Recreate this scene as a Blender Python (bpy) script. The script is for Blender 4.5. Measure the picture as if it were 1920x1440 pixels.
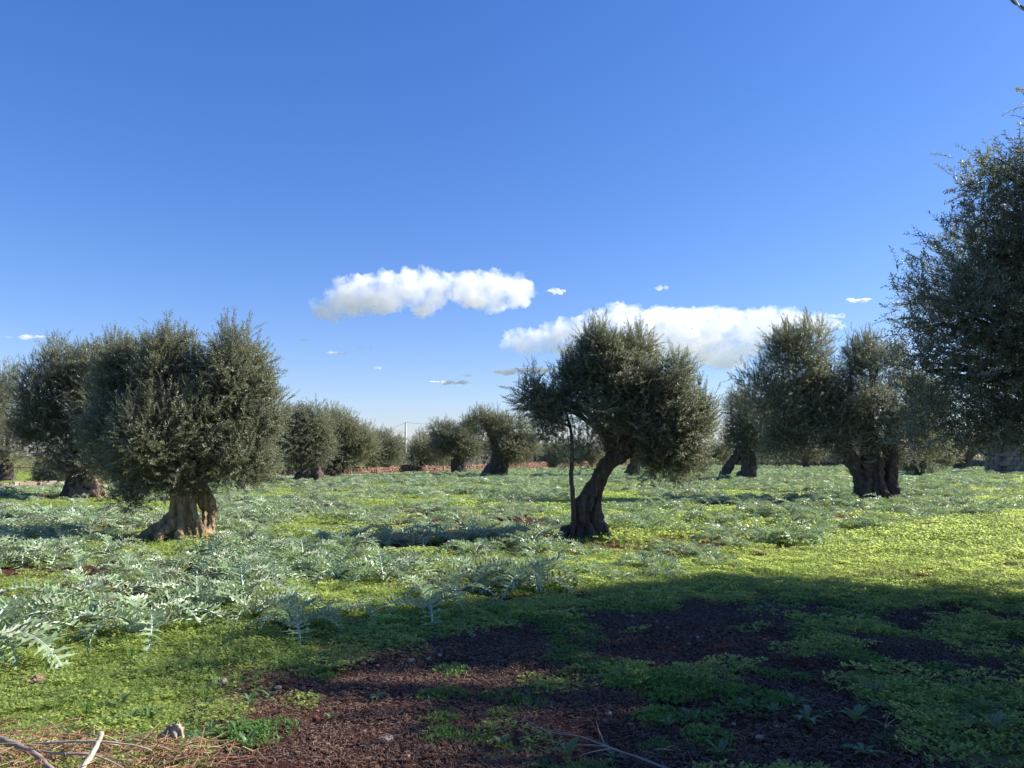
import bpy, math, random
import numpy as np
from mathutils import Vector, Matrix, Euler

random.seed(7)
RNG = np.random.default_rng(7)
for o in list(bpy.data.objects):
    bpy.data.objects.remove(o)
sc = bpy.context.scene
COL = sc.collection
R = math.radians

# ------------------------------------------------------------------ camera, sky, sun, exposure
F = 1442.0            # focal length in pixels of the 1920 px wide photograph
HOR = 855.0           # row of the horizon
H = 1.65              # eye height
PITCH = math.atan((HOR - 720) / F)
cam = bpy.data.cameras.new("camera")
cam.sensor_fit = 'HORIZONTAL'
cam.angle = 2 * math.atan(960 / F)
cam.clip_start = 0.05
cam.clip_end = 20000
camo = bpy.data.objects.new("camera", cam)
COL.objects.link(camo)
camo.location = (0, 0, H)
camo.rotation_euler = (R(90) + PITCH, 0, 0)
sc.camera = camo

SUN_EL, SUN_AZ = 32.0, 11.0      # azimuth measured from +X (right) towards +Y (ahead)
sv = Vector((math.cos(R(SUN_EL)) * math.cos(R(SUN_AZ)), math.cos(R(SUN_EL)) * math.sin(R(SUN_AZ)), math.sin(R(SUN_EL))))
w = bpy.data.worlds.new("World")
sc.world = w
w.use_nodes = True
wt = w.node_tree
wt.nodes.clear()
sky = wt.nodes.new("ShaderNodeTexSky")
sky.sky_type = 'NISHITA'
sky.sun_disc = False
sky.sun_elevation = R(SUN_EL)
sky.sun_rotation = R(90 - SUN_AZ)
sky.altitude = 60
sky.air_density = 1.0
sky.dust_density = 0.35
sky.ozone_density = 2.2
bg = wt.nodes.new("ShaderNodeBackground")
bg.inputs['Strength'].default_value = 0.101
gam = wt.nodes.new("ShaderNodeHueSaturation")
gam.inputs['Saturation'].default_value = 1.32
wo = wt.nodes.new("ShaderNodeOutputWorld")
wt.links.new(sky.outputs[0], gam.inputs['Color'])
# grade of the sky texture, channel by channel: k * (c * s0) ** g / s0
sep = wt.nodes.new("ShaderNodeSeparateColor"); comb = wt.nodes.new("ShaderNodeCombineColor")
wt.links.new(gam.outputs[0], sep.inputs[0])
S0 = 0.20
for ch, (kk, gg) in enumerate(((0.60, 0.84), (0.615, 0.88), (0.83, 0.75))):
    m1 = wt.nodes.new("ShaderNodeMath"); m1.operation = 'MULTIPLY'; m1.inputs[1].default_value = S0
    m2 = wt.nodes.new("ShaderNodeMath"); m2.operation = 'POWER'; m2.inputs[1].default_value = gg
    m3 = wt.nodes.new("ShaderNodeMath"); m3.operation = 'MULTIPLY'; m3.inputs[1].default_value = kk / S0
    wt.links.new(sep.outputs[ch], m1.inputs[0]); wt.links.new(m1.outputs[0], m2.inputs[0])
    wt.links.new(m2.outputs[0], m3.inputs[0]); wt.links.new(m3.outputs[0], comb.inputs[ch])
wt.links.new(comb.outputs[0], bg.inputs[0])
wt.links.new(bg.outputs[0], wo.inputs[0])

sl = bpy.data.lights.new("sun", 'SUN')
sl.energy = 4.9
sl.angle = R(0.53)
sl.color = (1.0, 0.945, 0.86)
so = bpy.data.objects.new("sun", sl)
COL.objects.link(so)
so.rotation_euler = (-sv).to_track_quat('-Z', 'Y').to_euler()
so.location = sv * 50

vs = sc.view_settings
vs.view_transform = 'Standard'
vs.look = 'None'
vs.gamma = 1.0
vs.use_curve_mapping = False
vs.exposure = 1.17
cy = sc.cycles
cy.max_bounces = 28
cy.diffuse_bounces = 3
cy.glossy_bounces = 2
cy.transmission_bounces = 4
cy.volume_bounces = 28
cy.transparent_max_bounces = 8
cy.use_denoising = True
cy.sample_clamp_indirect = 6.0
cy.volume_step_rate = 1.0
cy.volume_max_steps = 256

# ------------------------------------------------------------------ maths helpers
CP, SP = math.cos(PITCH), math.sin(PITCH)

def P(px, py, D):
    """World point at distance y = D seen at pixel (px, py) of the 1920 x 1440 photograph."""
    u, v = (px - 960) / F, (720 - py) / F
    dy = CP - v * SP
    dz = SP + v * CP
    t = D / dy
    return Vector((u * t, D, H + dz * t))

def ground_at(px, py):
    d = H * F / (py - HOR)
    p = P(px, py, d)
    t = H / (H - p.z)
    return p.x * t, d * t

def hash3(ix, iy, iz, seed):
    n = (ix * 73856093) ^ (iy * 19349663) ^ (iz * 83492791) ^ (seed * 2654435 + 1013)
    n = n & 0x7fffffff
    n = ((n ^ (n >> 13)) * 1274126177) & 0x7fffffff
    n = ((n ^ (n >> 16)) * 668265263) & 0x7fffffff
    return ((n ^ (n >> 15)) & 0xffffff) / float(0xffffff)

def noise3(p, seed=0):
    """Value noise, p (n,3) -> (n,) in 0..1"""
    p = np.asarray(p, float)
    i = np.floor(p).astype(np.int64)
    f = p - i
    f = f * f * (3 - 2 * f)
    out = 0
    for dx in (0, 1):
        for dy in (0, 1):
            for dz in (0, 1):
                wgt = (f[:, 0] if dx else 1 - f[:, 0]) * (f[:, 1] if dy else 1 - f[:, 1]) * (f[:, 2] if dz else 1 - f[:, 2])
                out = out + wgt * hash3(i[:, 0] + dx, i[:, 1] + dy, i[:, 2] + dz, seed)
    return out

def fbm(p, octv=3, seed=0):
    p = np.asarray(p, float)
    a, s, out = 1.0, 0.0, 0
    for k in range(octv):
        out = out + a * noise3(p * 2.03 ** k + 17.3 * k, seed + k)
        s += a
        a *= 0.5
    return out / s

def xy3(x, y, s=1.0):
    x = np.asarray(x, float); y = np.asarray(y, float)
    return np.stack([x * s, y * s, np.zeros_like(x)], -1)

def sstep(a, b, x):
    t = np.clip((x - a) / (b - a), 0, 1)
    return t * t * (3 - 2 * t)

def ground_z(x, y):
    x = np.atleast_1d(np.asarray(x, float)); y = np.atleast_1d(np.asarray(y, float))
    z = (fbm(xy3(x, y, 0.35), 2, 3) - 0.5) * 0.14
    z += (fbm(xy3(x, y, 1.7), 3, 5) - 0.5) * 0.05
    d = np.hypot(x, y)
    z += (fbm(xy3(x, y, 0.02), 2, 9) - 0.5) * 1.0 * sstep(60, 160, d)
    near = 1 - sstep(12, 22, d)
    z += near * (fbm(xy3(x, y, 11.0), 3, 21) - 0.5) * 0.045
    return z

def gz(x, y):
    return float(ground_z(x, y)[0])

# cardoon field edge: signed "depth into the field"
EDGE = [ground_at(*p) for p in ((-500, 1285), (0, 1222), (420, 1180), (650, 1160), (900, 1122), (1280, 1062), (1500, 1015), (1700, 982), (1920, 955), (2300, 935))]
EX = np.array([e[0] for e in EDGE]); EY = np.array([e[1] for e in EDGE])

def into_field(x, y):
    """metres beyond the front edge of the thistle field (negative: in front of it)"""
    ey = np.interp(x, EX, EY, left=EY[0], right=EY[-1])
    return (y - ey + 0.45) * 0.8

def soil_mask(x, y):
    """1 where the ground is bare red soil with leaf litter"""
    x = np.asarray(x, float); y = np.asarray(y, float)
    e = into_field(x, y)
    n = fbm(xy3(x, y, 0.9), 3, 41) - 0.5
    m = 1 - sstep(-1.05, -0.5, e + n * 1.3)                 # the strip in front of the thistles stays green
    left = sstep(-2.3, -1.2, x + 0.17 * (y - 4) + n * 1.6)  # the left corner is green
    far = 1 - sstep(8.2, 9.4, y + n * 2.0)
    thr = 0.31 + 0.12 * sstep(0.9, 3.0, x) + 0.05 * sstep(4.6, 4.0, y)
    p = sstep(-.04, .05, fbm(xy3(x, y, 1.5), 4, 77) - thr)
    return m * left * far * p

# ------------------------------------------------------------------ object helpers
def tag(o, label=None, cat=None, group=None, kind=None):
    if label: o['label'] = label
    if cat: o['category'] = cat
    if group: o['group'] = group
    if kind: o['kind'] = kind
    return o

def link(o, parent=None):
    COL.objects.link(o)
    if parent is not None:
        o.parent = parent
    return o

def mesh_of(name, verts, faces, smooth=False, mats=()):
    me = bpy.data.meshes.new(name)
    me.from_pydata([tuple(v) for v in verts], [], [tuple(f) for f in faces])
    if smooth:
        me.polygons.foreach_set('use_smooth', [True] * len(me.polygons))
    for m in mats:
        me.materials.append(m)
    me.update()
    return me

def obj(name, me, parent=None, loc=(0, 0, 0)):
    o = bpy.data.objects.new(name, me)
    o.location = loc
    return link(o, parent)

def empty(name, loc=(0, 0, 0), rz=0):
    o = bpy.data.objects.new(name, None)
    o.empty_display_size = 0.2
    o.location = loc
    o.rotation_euler = (0, 0, rz)
    return link(o)

def tube(pts, rads, sides=10, caps=True, wob=0.0, seed=0):
    """closed tube through pts; returns verts, faces"""
    pts = [Vector(p) for p in pts]
    n = len(pts)
    V, Fc = [], []
    rnd = random.Random(seed)
    up = Vector((0.3, 0.2, 1)).normalized()
    prev = None
    for i in range(n):
        t = (pts[min(i + 1, n - 1)] - pts[max(i - 1, 0)])
        t = t.normalized() if t.length > 1e-9 else Vector((0, 0, 1))
        if prev is None:
            a = t.cross(Vector((0, 1, 0)) if abs(t.y) < 0.9 else Vector((1, 0, 0))).normalized()
        else:
            a = (prev - t * prev.dot(t)).normalized()
        prev = a
        b = t.cross(a)
        for k in range(sides):
            th = 2 * math.pi * k / sides
            r = rads[i] * (1 + wob * (rnd.random() - 0.5))
            V.append(pts[i] + (a * math.cos(th) + b * math.sin(th)) * r)
    for i in range(n - 1):
        for k in range(sides):
            k2 = (k + 1) % sides
            Fc.append((i * sides + k, i * sides + k2, (i + 1) * sides + k2, (i + 1) * sides + k))
    if caps:
        Fc.append(tuple(range(sides))[::-1])
        Fc.append(tuple((n - 1) * sides + k for k in range(sides)))
    return V, Fc

def spline(pts, sub=5):
    """Catmull-Rom through tuples of any length"""
    pts = [np.array(p, float) for p in pts]
    if len(pts) < 3:
        sub = max(sub, 3)
    out = []
    n = len(pts)
    for i in range(n - 1):
        p0 = pts[max(i - 1, 0)]; p1 = pts[i]; p2 = pts[i + 1]; p3 = pts[min(i + 2, n - 1)]
        for k in range(sub):
            t = k / sub
            out.append(0.5 * ((2 * p1) + (-p0 + p2) * t + (2 * p0 - 5 * p1 + 4 * p2 - p3) * t * t + (-p0 + 3 * p1 - 3 * p2 + p3) * t ** 3))
    out.append(pts[-1])
    return out

class MB:
    def __init__(s):
        s.V, s.F = [], []
    def add(s, vf):
        v, f = vf
        o = len(s.V)
        s.V.extend(v)
        s.F.extend([tuple(i + o for i in q) for q in f])
        return s
    def mesh(s, name, smooth=False, mats=()):
        return mesh_of(name, s.V, s.F, smooth, mats)

def ico(center, r, sub=2, squash=(1, 1, 1)):
    t = (1 + 5 ** 0.5) / 2
    v = [Vector(p).normalized() for p in [(-1, t, 0), (1, t, 0), (-1, -t, 0), (1, -t, 0), (0, -1, t), (0, 1, t), (0, -1, -t), (0, 1, -t), (t, 0, -1), (t, 0, 1), (-t, 0, -1), (-t, 0, 1)]]
    f = [(0, 11, 5), (0, 5, 1), (0, 1, 7), (0, 7, 10), (0, 10, 11), (1, 5, 9), (5, 11, 4), (11, 10, 2), (10, 7, 6), (7, 1, 8), (3, 9, 4), (3, 4, 2), (3, 2, 6), (3, 6, 8), (3, 8, 9), (4, 9, 5), (2, 4, 11), (6, 2, 10), (8, 6, 7), (9, 8, 1)]
    for _ in range(sub):
        cache, nf = {}, []
        def mid(a, b):
            k = (min(a, b), max(a, b))
            if k not in cache:
                v.append(((v[a] + v[b]) / 2).normalized())
                cache[k] = len(v) - 1
            return cache[k]
        for a, b, c in f:
            x, y, z = mid(a, b), mid(b, c), mid(c, a)
            nf += [(a, x, z), (b, y, x), (c, z, y), (x, y, z)]
        f = nf
    c = Vector(center)
    return [c + Vector((p.x * r * squash[0], p.y * r * squash[1], p.z * r * squash[2])) for p in v], f

def remesh(mb, name, voxel, smooth_it=2):
    me = mb.mesh(name + "_src")
    o = bpy.data.objects.new(name + "_src", me)
    COL.objects.link(o)
    m = o.modifiers.new("r", 'REMESH')
    m.mode = 'VOXEL'
    m.voxel_size = voxel
    m.use_smooth_shade = True
    if smooth_it:
        s = o.modifiers.new("s", 'SMOOTH')
        s.factor = 0.5
        s.iterations = smooth_it
    dg = bpy.context.evaluated_depsgraph_get()
    out = bpy.data.meshes.new_from_object(o.evaluated_get(dg))
    out.name = name
    bpy.data.objects.remove(o)
    bpy.data.meshes.remove(me)
    out.polygons.foreach_set('use_smooth', [True] * len(out.polygons))
    return out

def get_co(me):
    a = np.empty(len(me.vertices) * 3)
    me.vertices.foreach_get('co', a)
    return a.reshape(-1, 3)

def get_no(me):
    a = np.empty(len(me.vertices) * 3)
    me.vertices.foreach_get('normal', a)
    return a.reshape(-1, 3)

def set_co(me, c):
    me.vertices.foreach_set('co', c.reshape(-1))
    me.update()

# ------------------------------------------------------------------ materials
def newmat(name):
    m = bpy.data.materials.new(name)
    m.use_nodes = True
    nt = m.node_tree
    nt.nodes.clear()
    return m, nt

def N(nt, typ, **kw):
    n = nt.nodes.new(typ)
    for k, v in kw.items():
        if k.startswith('i_'):
            key = k[2:].replace('_', ' ')
            n.inputs[key].default_value = v
        else:
            setattr(n, k, v)
    return n

def ramp(nt, stops, interp='LINEAR'):
    r = nt.nodes.new('ShaderNodeValToRGB')
    r.color_ramp.interpolation = interp
    els = r.color_ramp.elements
    while len(els) > 1:
        els.remove(els[-1])
    els[0].position = stops[0][0]; els[0].color = (*stops[0][1], 1)
    for p, c in stops[1:]:
        e = els.new(p); e.color = (*c, 1)
    return r

def leaf_mat(name, top, under, trans_col, trans=0.3, rough=0.45, spec=0.5, vary=0.35, hue2=None, sheen=0.0):
    m, nt = newmat(name)
    L = nt.links.new
    geo = N(nt, 'ShaderNodeNewGeometry')
    oi = N(nt, 'ShaderNodeObjectInfo')
    mix = N(nt, 'ShaderNodeMix', data_type='RGBA')
    mix.inputs['A'].default_value = (*top, 1)
    mix.inputs['B'].default_value = (*under, 1)
    L(geo.outputs['Backfacing'], mix.inputs['Factor'])
    col = mix.outputs['Result']
    # per-plant and per-leaf variation
    if hue2:
        mx = N(nt, 'ShaderNodeMix', data_type='RGBA')
        L(col, mx.inputs['A'])
        mx.inputs['B'].default_value = (*hue2, 1)
        mr = N(nt, 'ShaderNodeMapRange', i_From_Min=0.55, i_From_Max=1.0, i_To_Min=0.0, i_To_Max=0.75)
        L(geo.outputs['Random Per Island'], mr.inputs['Value'])
        L(mr.outputs[0], mx.inputs['Factor'])
        col = mx.outputs['Result']
    add = N(nt, 'ShaderNodeMath', operation='ADD')
    L(oi.outputs['Random'], add.inputs[0])
    L(geo.outputs['Random Per Island'], add.inputs[1])
    mr2 = N(nt, 'ShaderNodeMapRange', i_From_Min=0.0, i_From_Max=2.0, i_To_Min=1 - vary, i_To_Max=1 + vary)
    L(add.outputs[0], mr2.inputs['Value'])
    hs = N(nt, 'ShaderNodeHueSaturation')
    L(col, hs.inputs['Color'])
    L(mr2.outputs[0], hs.inputs['Value'])
    pb = N(nt, 'ShaderNodeBsdfPrincipled')
    pb.inputs['Roughness'].default_value = rough
    pb.inputs['Specular IOR Level'].default_value = spec
    pb.inputs['Sheen Weight'].default_value = sheen
    pb.inputs['Sheen Roughness'].default_value = 0.35
    L(hs.outputs[0], pb.inputs['Base Color'])
    tr = N(nt, 'ShaderNodeBsdfTranslucent')
    tr.inputs[0].default_value = (*trans_col, 1)
    ms = N(nt, 'ShaderNodeMixShader')
    ms.inputs[0].default_value = trans
    L(pb.outputs[0], ms.inputs[1])
    L(tr.outputs[0], ms.inputs[2])
    out = N(nt, 'ShaderNodeOutputMaterial')
    L(ms.outputs[0], out.inputs[0])
    return m

def surf_mat(name, stops, scale=6.0, rough=0.85, bump=0.4, bump_scale=None, stretch=(1, 1, 1), detail=6, distort=0.0, spec=0.3, bdist=0.02, rand=0.0):
    m, nt = newmat(name)
    L = nt.links.new
    tc = N(nt, 'ShaderNodeTexCoord')
    mp = N(nt, 'ShaderNodeMapping')
    mp.inputs['Scale'].default_value = stretch
    L(tc.outputs['Object'], mp.inputs['Vector'])
    n1 = N(nt, 'ShaderNodeTexNoise', i_Scale=scale, i_Detail=detail, i_Roughness=0.62)
    n1.inputs['Distortion'].default_value = distort
    L(mp.outputs[0], n1.inputs['Vector'])
    rp = ramp(nt, stops)
    L(n1.outputs['Fac'], rp.inputs['Fac'])
    col = rp.outputs['Color']
    if rand:
        oi = N(nt, 'ShaderNodeObjectInfo')
        geo = N(nt, 'ShaderNodeNewGeometry')
        ad = N(nt, 'ShaderNodeMath', operation='ADD')
        L(oi.outputs['Random'], ad.inputs[0]); L(geo.outputs['Random Per Island'], ad.inputs[1])
        mr = N(nt, 'ShaderNodeMapRange', i_From_Min=0.0, i_From_Max=2.0, i_To_Min=1 - rand, i_To_Max=1 + rand)
        L(ad.outputs[0], mr.inputs['Value'])
        hs = N(nt, 'ShaderNodeHueSaturation')
        L(col, hs.inputs['Color']); L(mr.outputs[0], hs.inputs['Value'])
        col = hs.outputs[0]
    n2 = N(nt, 'ShaderNodeTexNoise', i_Scale=bump_scale or scale * 3, i_Detail=5, i_Roughness=0.7)
    L(mp.outputs[0], n2.inputs['Vector'])
    bp = N(nt, 'ShaderNodeBump', i_Strength=bump, i_Distance=bdist)
    L(n2.outputs['Fac'], bp.inputs['Height'])
    pb = N(nt, 'ShaderNodeBsdfPrincipled')
    pb.inputs['Roughness'].default_value = rough
    pb.inputs['Specular IOR Level'].default_value = spec
    L(col, pb.inputs['Base Color'])
    L(bp.outputs[0], pb.inputs['Normal'])
    out = N(nt, 'ShaderNodeOutputMaterial')
    L(pb.outputs[0], out.inputs[0])
    return m

M = {}
M['olive'] = leaf_mat('olive_leaf', (0.120, 0.132, 0.080), (0.38, 0.39, 0.32), (0.34, 0.36, 0.15), 0.26, 0.48, 0.45, 0.5)
M['olive_warm'] = leaf_mat('olive_leaf_warm', (0.140, 0.148, 0.076), (0.33, 0.335, 0.245), (0.36, 0.37, 0.15), 0.26, 0.48, 0.45, 0.5)
M['cardoon'] = leaf_mat('cardoon_leaf', (0.215, 0.300, 0.155), (0.55, 0.59, 0.47), (0.36, 0.50, 0.09), 0.20, 0.38, 0.55, 0.4, sheen=0.25)
M['midrib'] = surf_mat('cardoon_midrib', [(0.2, (0.30, 0.38, 0.25)), (0.8, (0.46, 0.52, 0.40))], scale=8, rough=.45, bump=.1)
M['weed'] = leaf_mat('clover_leaf', (0.200, 0.272, 0.075), (0.22, 0.28, 0.09), (0.64, 0.76, 0.19), 0.50, 0.55, 0.3, 0.5, hue2=(0.27, 0.30, 0.07))
M['weed_dark'] = leaf_mat('feathery_weed_leaf', (0.080, 0.145, 0.035), (0.09, 0.17, 0.05), (0.25, 0.46, 0.05), 0.4, 0.55, 0.3, 0.35)
M['rosette'] = leaf_mat('rosette_leaf', (0.10, 0.165, 0.065), (0.15, 0.21, 0.11), (0.28, 0.42, 0.12), 0.3, 0.42, 0.5, 0.2)
M['dead_leaf'] = leaf_mat('dead_olive_leaf', (0.135, 0.085, 0.060), (0.23, 0.18, 0.14), (0.1, 0.06, 0.04), 0.05, 0.75, 0.2, 0.7, hue2=(0.10, 0.06, 0.045))
M['bark'] = surf_mat('olive_bark', [(0.25, (0.06, 0.04, 0.028)), (0.40, (0.23, 0.160, 0.090)), (0.55, (0.44, 0.325, 0.190)), (0.8, (0.52, 0.41, 0.26))], scale=4.0, bump=1.0, bump_scale=11, stretch=(3.2, 3.2, 0.45), distort=0.9, bdist=0.07)
M['bark_dark'] = surf_mat('dark_olive_bark', [(0.25, (0.035, 0.028, 0.022)), (0.5, (0.10, 0.082, 0.064)), (0.75, (0.20, 0.17, 0.135))], scale=4.0, bump=1.0, bump_scale=11, stretch=(3.2, 3.2, 0.45), distort=0.9, bdist=0.07)
M['burl'] = surf_mat('root_burl_bark', [(0.25, (0.10, 0.065, 0.04)), (0.5, (0.26, 0.19, 0.12)), (0.8, (0.42, 0.33, 0.22))], scale=4, bump=0.9, bdist=0.06)
M['stone'] = surf_mat('red_wall_stone', [(0.2, (0.07, 0.035, 0.024)), (0.5, (0.155, 0.085, 0.060)), (0.8, (0.28, 0.20, 0.16))], scale=1.6, bump=0.5, rand=0.45)
M['stone_pale'] = surf_mat('pale_wall_stone', [(0.2, (0.22, 0.14, 0.10)), (0.5, (0.38, 0.29, 0.23)), (0.8, (0.50, 0.43, 0.36))], scale=1.6, bump=0.5, rand=0.35)
M['stone_grey'] = surf_mat('grey_wall_stone', [(0.2, (0.09, 0.08, 0.07)), (0.5, (0.16, 0.145, 0.125)), (0.8, (0.27, 0.25, 0.22))], scale=1.6, bump=0.5, rand=0.35)
M['rock'] = surf_mat('field_rock', [(0.2, (0.12, 0.06, 0.04)), (0.5, (0.24, 0.14, 0.10)), (0.8, (0.34, 0.24, 0.18))], scale=9, bump=0.7, rand=0.3)
M['pebble'] = surf_mat('pale_pebble', [(0.2, (0.20, 0.13, 0.10)), (0.6, (0.34, 0.27, 0.22))], scale=5, bump=0.3, rand=0.45)
M['deadwood'] = surf_mat('weathered_wood', [(0.2, (0.16, 0.125, 0.09)), (0.5, (0.36, 0.30, 0.23)), (0.8, (0.50, 0.44, 0.36))], scale=8, bump=0.6, stretch=(1, 1, 1), distort=1.0)
M['stick'] = surf_mat('stripped_stick', [(0.3, (0.26, 0.20, 0.14)), (0.6, (0.52, 0.45, 0.35))], scale=12, bump=0.4)
M['twig_red'] = surf_mat('reddish_twig', [(0.2, (0.14, 0.06, 0.04)), (0.5, (0.30, 0.15, 0.09)), (0.8, (0.42, 0.29, 0.20))], scale=7, bump=0.2, rand=0.5)
M['twig_grey'] = surf_mat('greyish_twig', [(0.2, (0.16, 0.12, 0.10)), (0.7, (0.36, 0.29, 0.24))], scale=7, bump=0.2, rand=0.2)
M['straw'] = surf_mat('dry_stalk', [(0.2, (0.26, 0.19, 0.10)), (0.7, (0.42, 0.33, 0.20))], scale=7, bump=0.2, rand=0.3)
M['pole'] = surf_mat('concrete_pole', [(0.2, (0.38, 0.37, 0.35)), (0.8, (0.50, 0.49, 0.47))], scale=3, bump=0.2)
M['cable'] = surf_mat('cable_rubber', [(0.2, (0.09, 0.09, 0.085)), (0.8, (0.15, 0.15, 0.14))], scale=30, bump=0.1, rough=0.45)
M['cable_pale'] = surf_mat('cable_sheath', [(0.2, (0.42, 0.42, 0.38)), (0.8, (0.50, 0.50, 0.46))], scale=30, bump=0.1, rough=0.5)

def ground_mat():
    m, nt = newmat('red_soil_and_moss')
    L = nt.links.new
    tc = N(nt, 'ShaderNodeTexCoord')
    n1 = N(nt, 'ShaderNodeTexNoise', i_Scale=7.0, i_Detail=8, i_Roughness=0.7)
    L(tc.outputs['Object'], n1.inputs['Vector'])
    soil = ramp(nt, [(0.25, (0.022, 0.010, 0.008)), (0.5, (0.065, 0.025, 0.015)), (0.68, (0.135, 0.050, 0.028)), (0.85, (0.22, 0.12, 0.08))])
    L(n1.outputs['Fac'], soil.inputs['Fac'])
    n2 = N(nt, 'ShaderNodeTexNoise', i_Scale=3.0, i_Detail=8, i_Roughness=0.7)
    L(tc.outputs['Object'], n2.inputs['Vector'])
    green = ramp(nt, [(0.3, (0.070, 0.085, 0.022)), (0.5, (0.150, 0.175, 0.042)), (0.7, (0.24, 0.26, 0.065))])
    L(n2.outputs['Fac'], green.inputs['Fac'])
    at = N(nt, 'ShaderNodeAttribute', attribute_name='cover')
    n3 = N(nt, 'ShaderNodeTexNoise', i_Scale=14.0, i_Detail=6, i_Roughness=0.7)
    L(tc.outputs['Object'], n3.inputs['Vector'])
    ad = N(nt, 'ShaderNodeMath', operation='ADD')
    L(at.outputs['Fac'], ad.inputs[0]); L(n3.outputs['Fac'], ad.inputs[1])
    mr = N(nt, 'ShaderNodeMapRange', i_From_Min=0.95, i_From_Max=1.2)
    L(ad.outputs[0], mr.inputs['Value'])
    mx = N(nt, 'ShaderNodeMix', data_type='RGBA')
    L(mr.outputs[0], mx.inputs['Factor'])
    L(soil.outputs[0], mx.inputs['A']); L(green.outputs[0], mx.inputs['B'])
    pb = N(nt, 'ShaderNodeBsdfPrincipled')
    pb.inputs['Roughness'].default_value = 0.95
    pb.inputs['Specular IOR Level'].default_value = 0.15
    L(mx.outputs['Result'], pb.inputs['Base Color'])
    n4 = N(nt, 'ShaderNodeTexNoise', i_Scale=30.0, i_Detail=6, i_Roughness=0.75)
    L(tc.outputs['Object'], n4.inputs['Vector'])
    bp = N(nt, 'ShaderNodeBump', i_Strength=0.9, i_Distance=0.03)
    L(n4.outputs['Fac'], bp.inputs['Height'])
    L(bp.outputs[0], pb.inputs['Normal'])
    out = N(nt, 'ShaderNodeOutputMaterial')
    L(pb.outputs[0], out.inputs[0])
    return m
M['ground'] = ground_mat()

# ------------------------------------------------------------------ scattering (geometry nodes; used only for leaves, weeds, litter)
def scatter_tree(sources):
    ng = bpy.data.node_groups.new("scatter", 'GeometryNodeTree')
    ng.interface.new_socket(name="Geometry", in_out='INPUT', socket_type='NodeSocketGeometry')
    ng.interface.new_socket(name="Geometry", in_out='OUTPUT', socket_type='NodeSocketGeometry')
    gi = ng.nodes.new('NodeGroupInput'); go = ng.nodes.new('NodeGroupOutput')
    iop = ng.nodes.new('GeometryNodeInstanceOnPoints')
    iop.inputs['Pick Instance'].default_value = True
    g2i = ng.nodes.new('GeometryNodeGeometryToInstance')
    for s in reversed(sources):
        oi = ng.nodes.new('GeometryNodeObjectInfo')
        oi.inputs['Object'].default_value = s
        oi.inputs['As Instance'].default_value = False
        gg = ng.nodes.new('GeometryNodeGeometryToInstance')
        ng.links.new(oi.outputs['Geometry'], gg.inputs[0])
        ng.links.new(gg.outputs[0], g2i.inputs[0]) if False else None
        s['_n'] = gg.name
    join = ng.nodes.new('GeometryNodeJoinGeometry')
    for n in [x for x in ng.nodes if x.bl_idname == 'GeometryNodeGeometryToInstance' and x is not g2i]:
        ng.links.new(n.outputs[0], join.inputs[0])
    ng.nodes.remove(g2i)
    ng.links.new(join.outputs[0], iop.inputs['Instance'])
    ng.links.new(gi.outputs[0], iop.inputs['Points'])
    def attr(nm, typ):
        a = ng.nodes.new('GeometryNodeInputNamedAttribute')
        a.data_type = typ
        a.inputs['Name'].default_value = nm
        return a.outputs['Attribute']
    ng.links.new(attr('variant', 'INT'), iop.inputs['Instance Index'])
    e2r = ng.nodes.new('FunctionNodeEulerToRotation')
    ng.links.new(attr('rot', 'FLOAT_VECTOR'), e2r.inputs[0])
    ng.links.new(e2r.outputs[0], iop.inputs['Rotation'])
    ng.links.new(attr('size', 'FLOAT_VECTOR'), iop.inputs['Scale'])
    ng.links.new(iop.outputs[0], go.inputs[0])
    return ng

def scatter(name, pts, rots, sizes, variants, tree, parent=None, mat=None):
    pts = np.asarray(pts, np.float32)
    n = len(pts)
    me = bpy.data.meshes.new(name)
    me.vertices.add(n)
    me.vertices.foreach_set('co', pts.reshape(-1))
    a = me.attributes.new('rot', 'FLOAT_VECTOR', 'POINT'); a.data.foreach_set('vector', np.asarray(rots, np.float32).reshape(-1))
    s = np.asarray(sizes, np.float32)
    if s.ndim == 1:
        s = np.repeat(s[:, None], 3, 1)
    a = me.attributes.new('size', 'FLOAT_VECTOR', 'POINT'); a.data.foreach_set('vector', s.reshape(-1))
    a = me.attributes.new('variant', 'INT', 'POINT'); a.data.foreach_set('value', np.asarray(variants, np.int32))
    if mat:
        me.materials.append(mat)
    o = obj(name, me, parent)
    md = o.modifiers.new("scatter", 'NODES')
    md.node_group = tree
    return o

def source(name, me):
    return bpy.data.objects.new(name, me)      # kept out of the scene, only read by the scatter

def dir_to_euler(d, roll):
    """eulers (XYZ) turning +Z to the directions d (n,3) with a roll about them"""
    d = d / np.linalg.norm(d, axis=1, keepdims=True)
    th = np.arccos(np.clip(d[:, 2], -1, 1))
    ph = np.arctan2(d[:, 1], d[:, 0])
    # R = Rz(ph) Ry(th) Rz(roll): convert to XYZ euler
    c, s = np.cos, np.sin
    a, b, g = ph, th, roll
    r00 = c(a) * c(b) * c(g) - s(a) * s(g)
    r10 = s(a) * c(b) * c(g) + c(a) * s(g)
    r20 = -s(b) * c(g)
    r21 = s(b) * s(g)
    r22 = c(b)
    return np.stack([np.arctan2(r21, r22), np.arcsin(np.clip(-r20, -1, 1)), np.arctan2(r10, r00)], 1)

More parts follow.
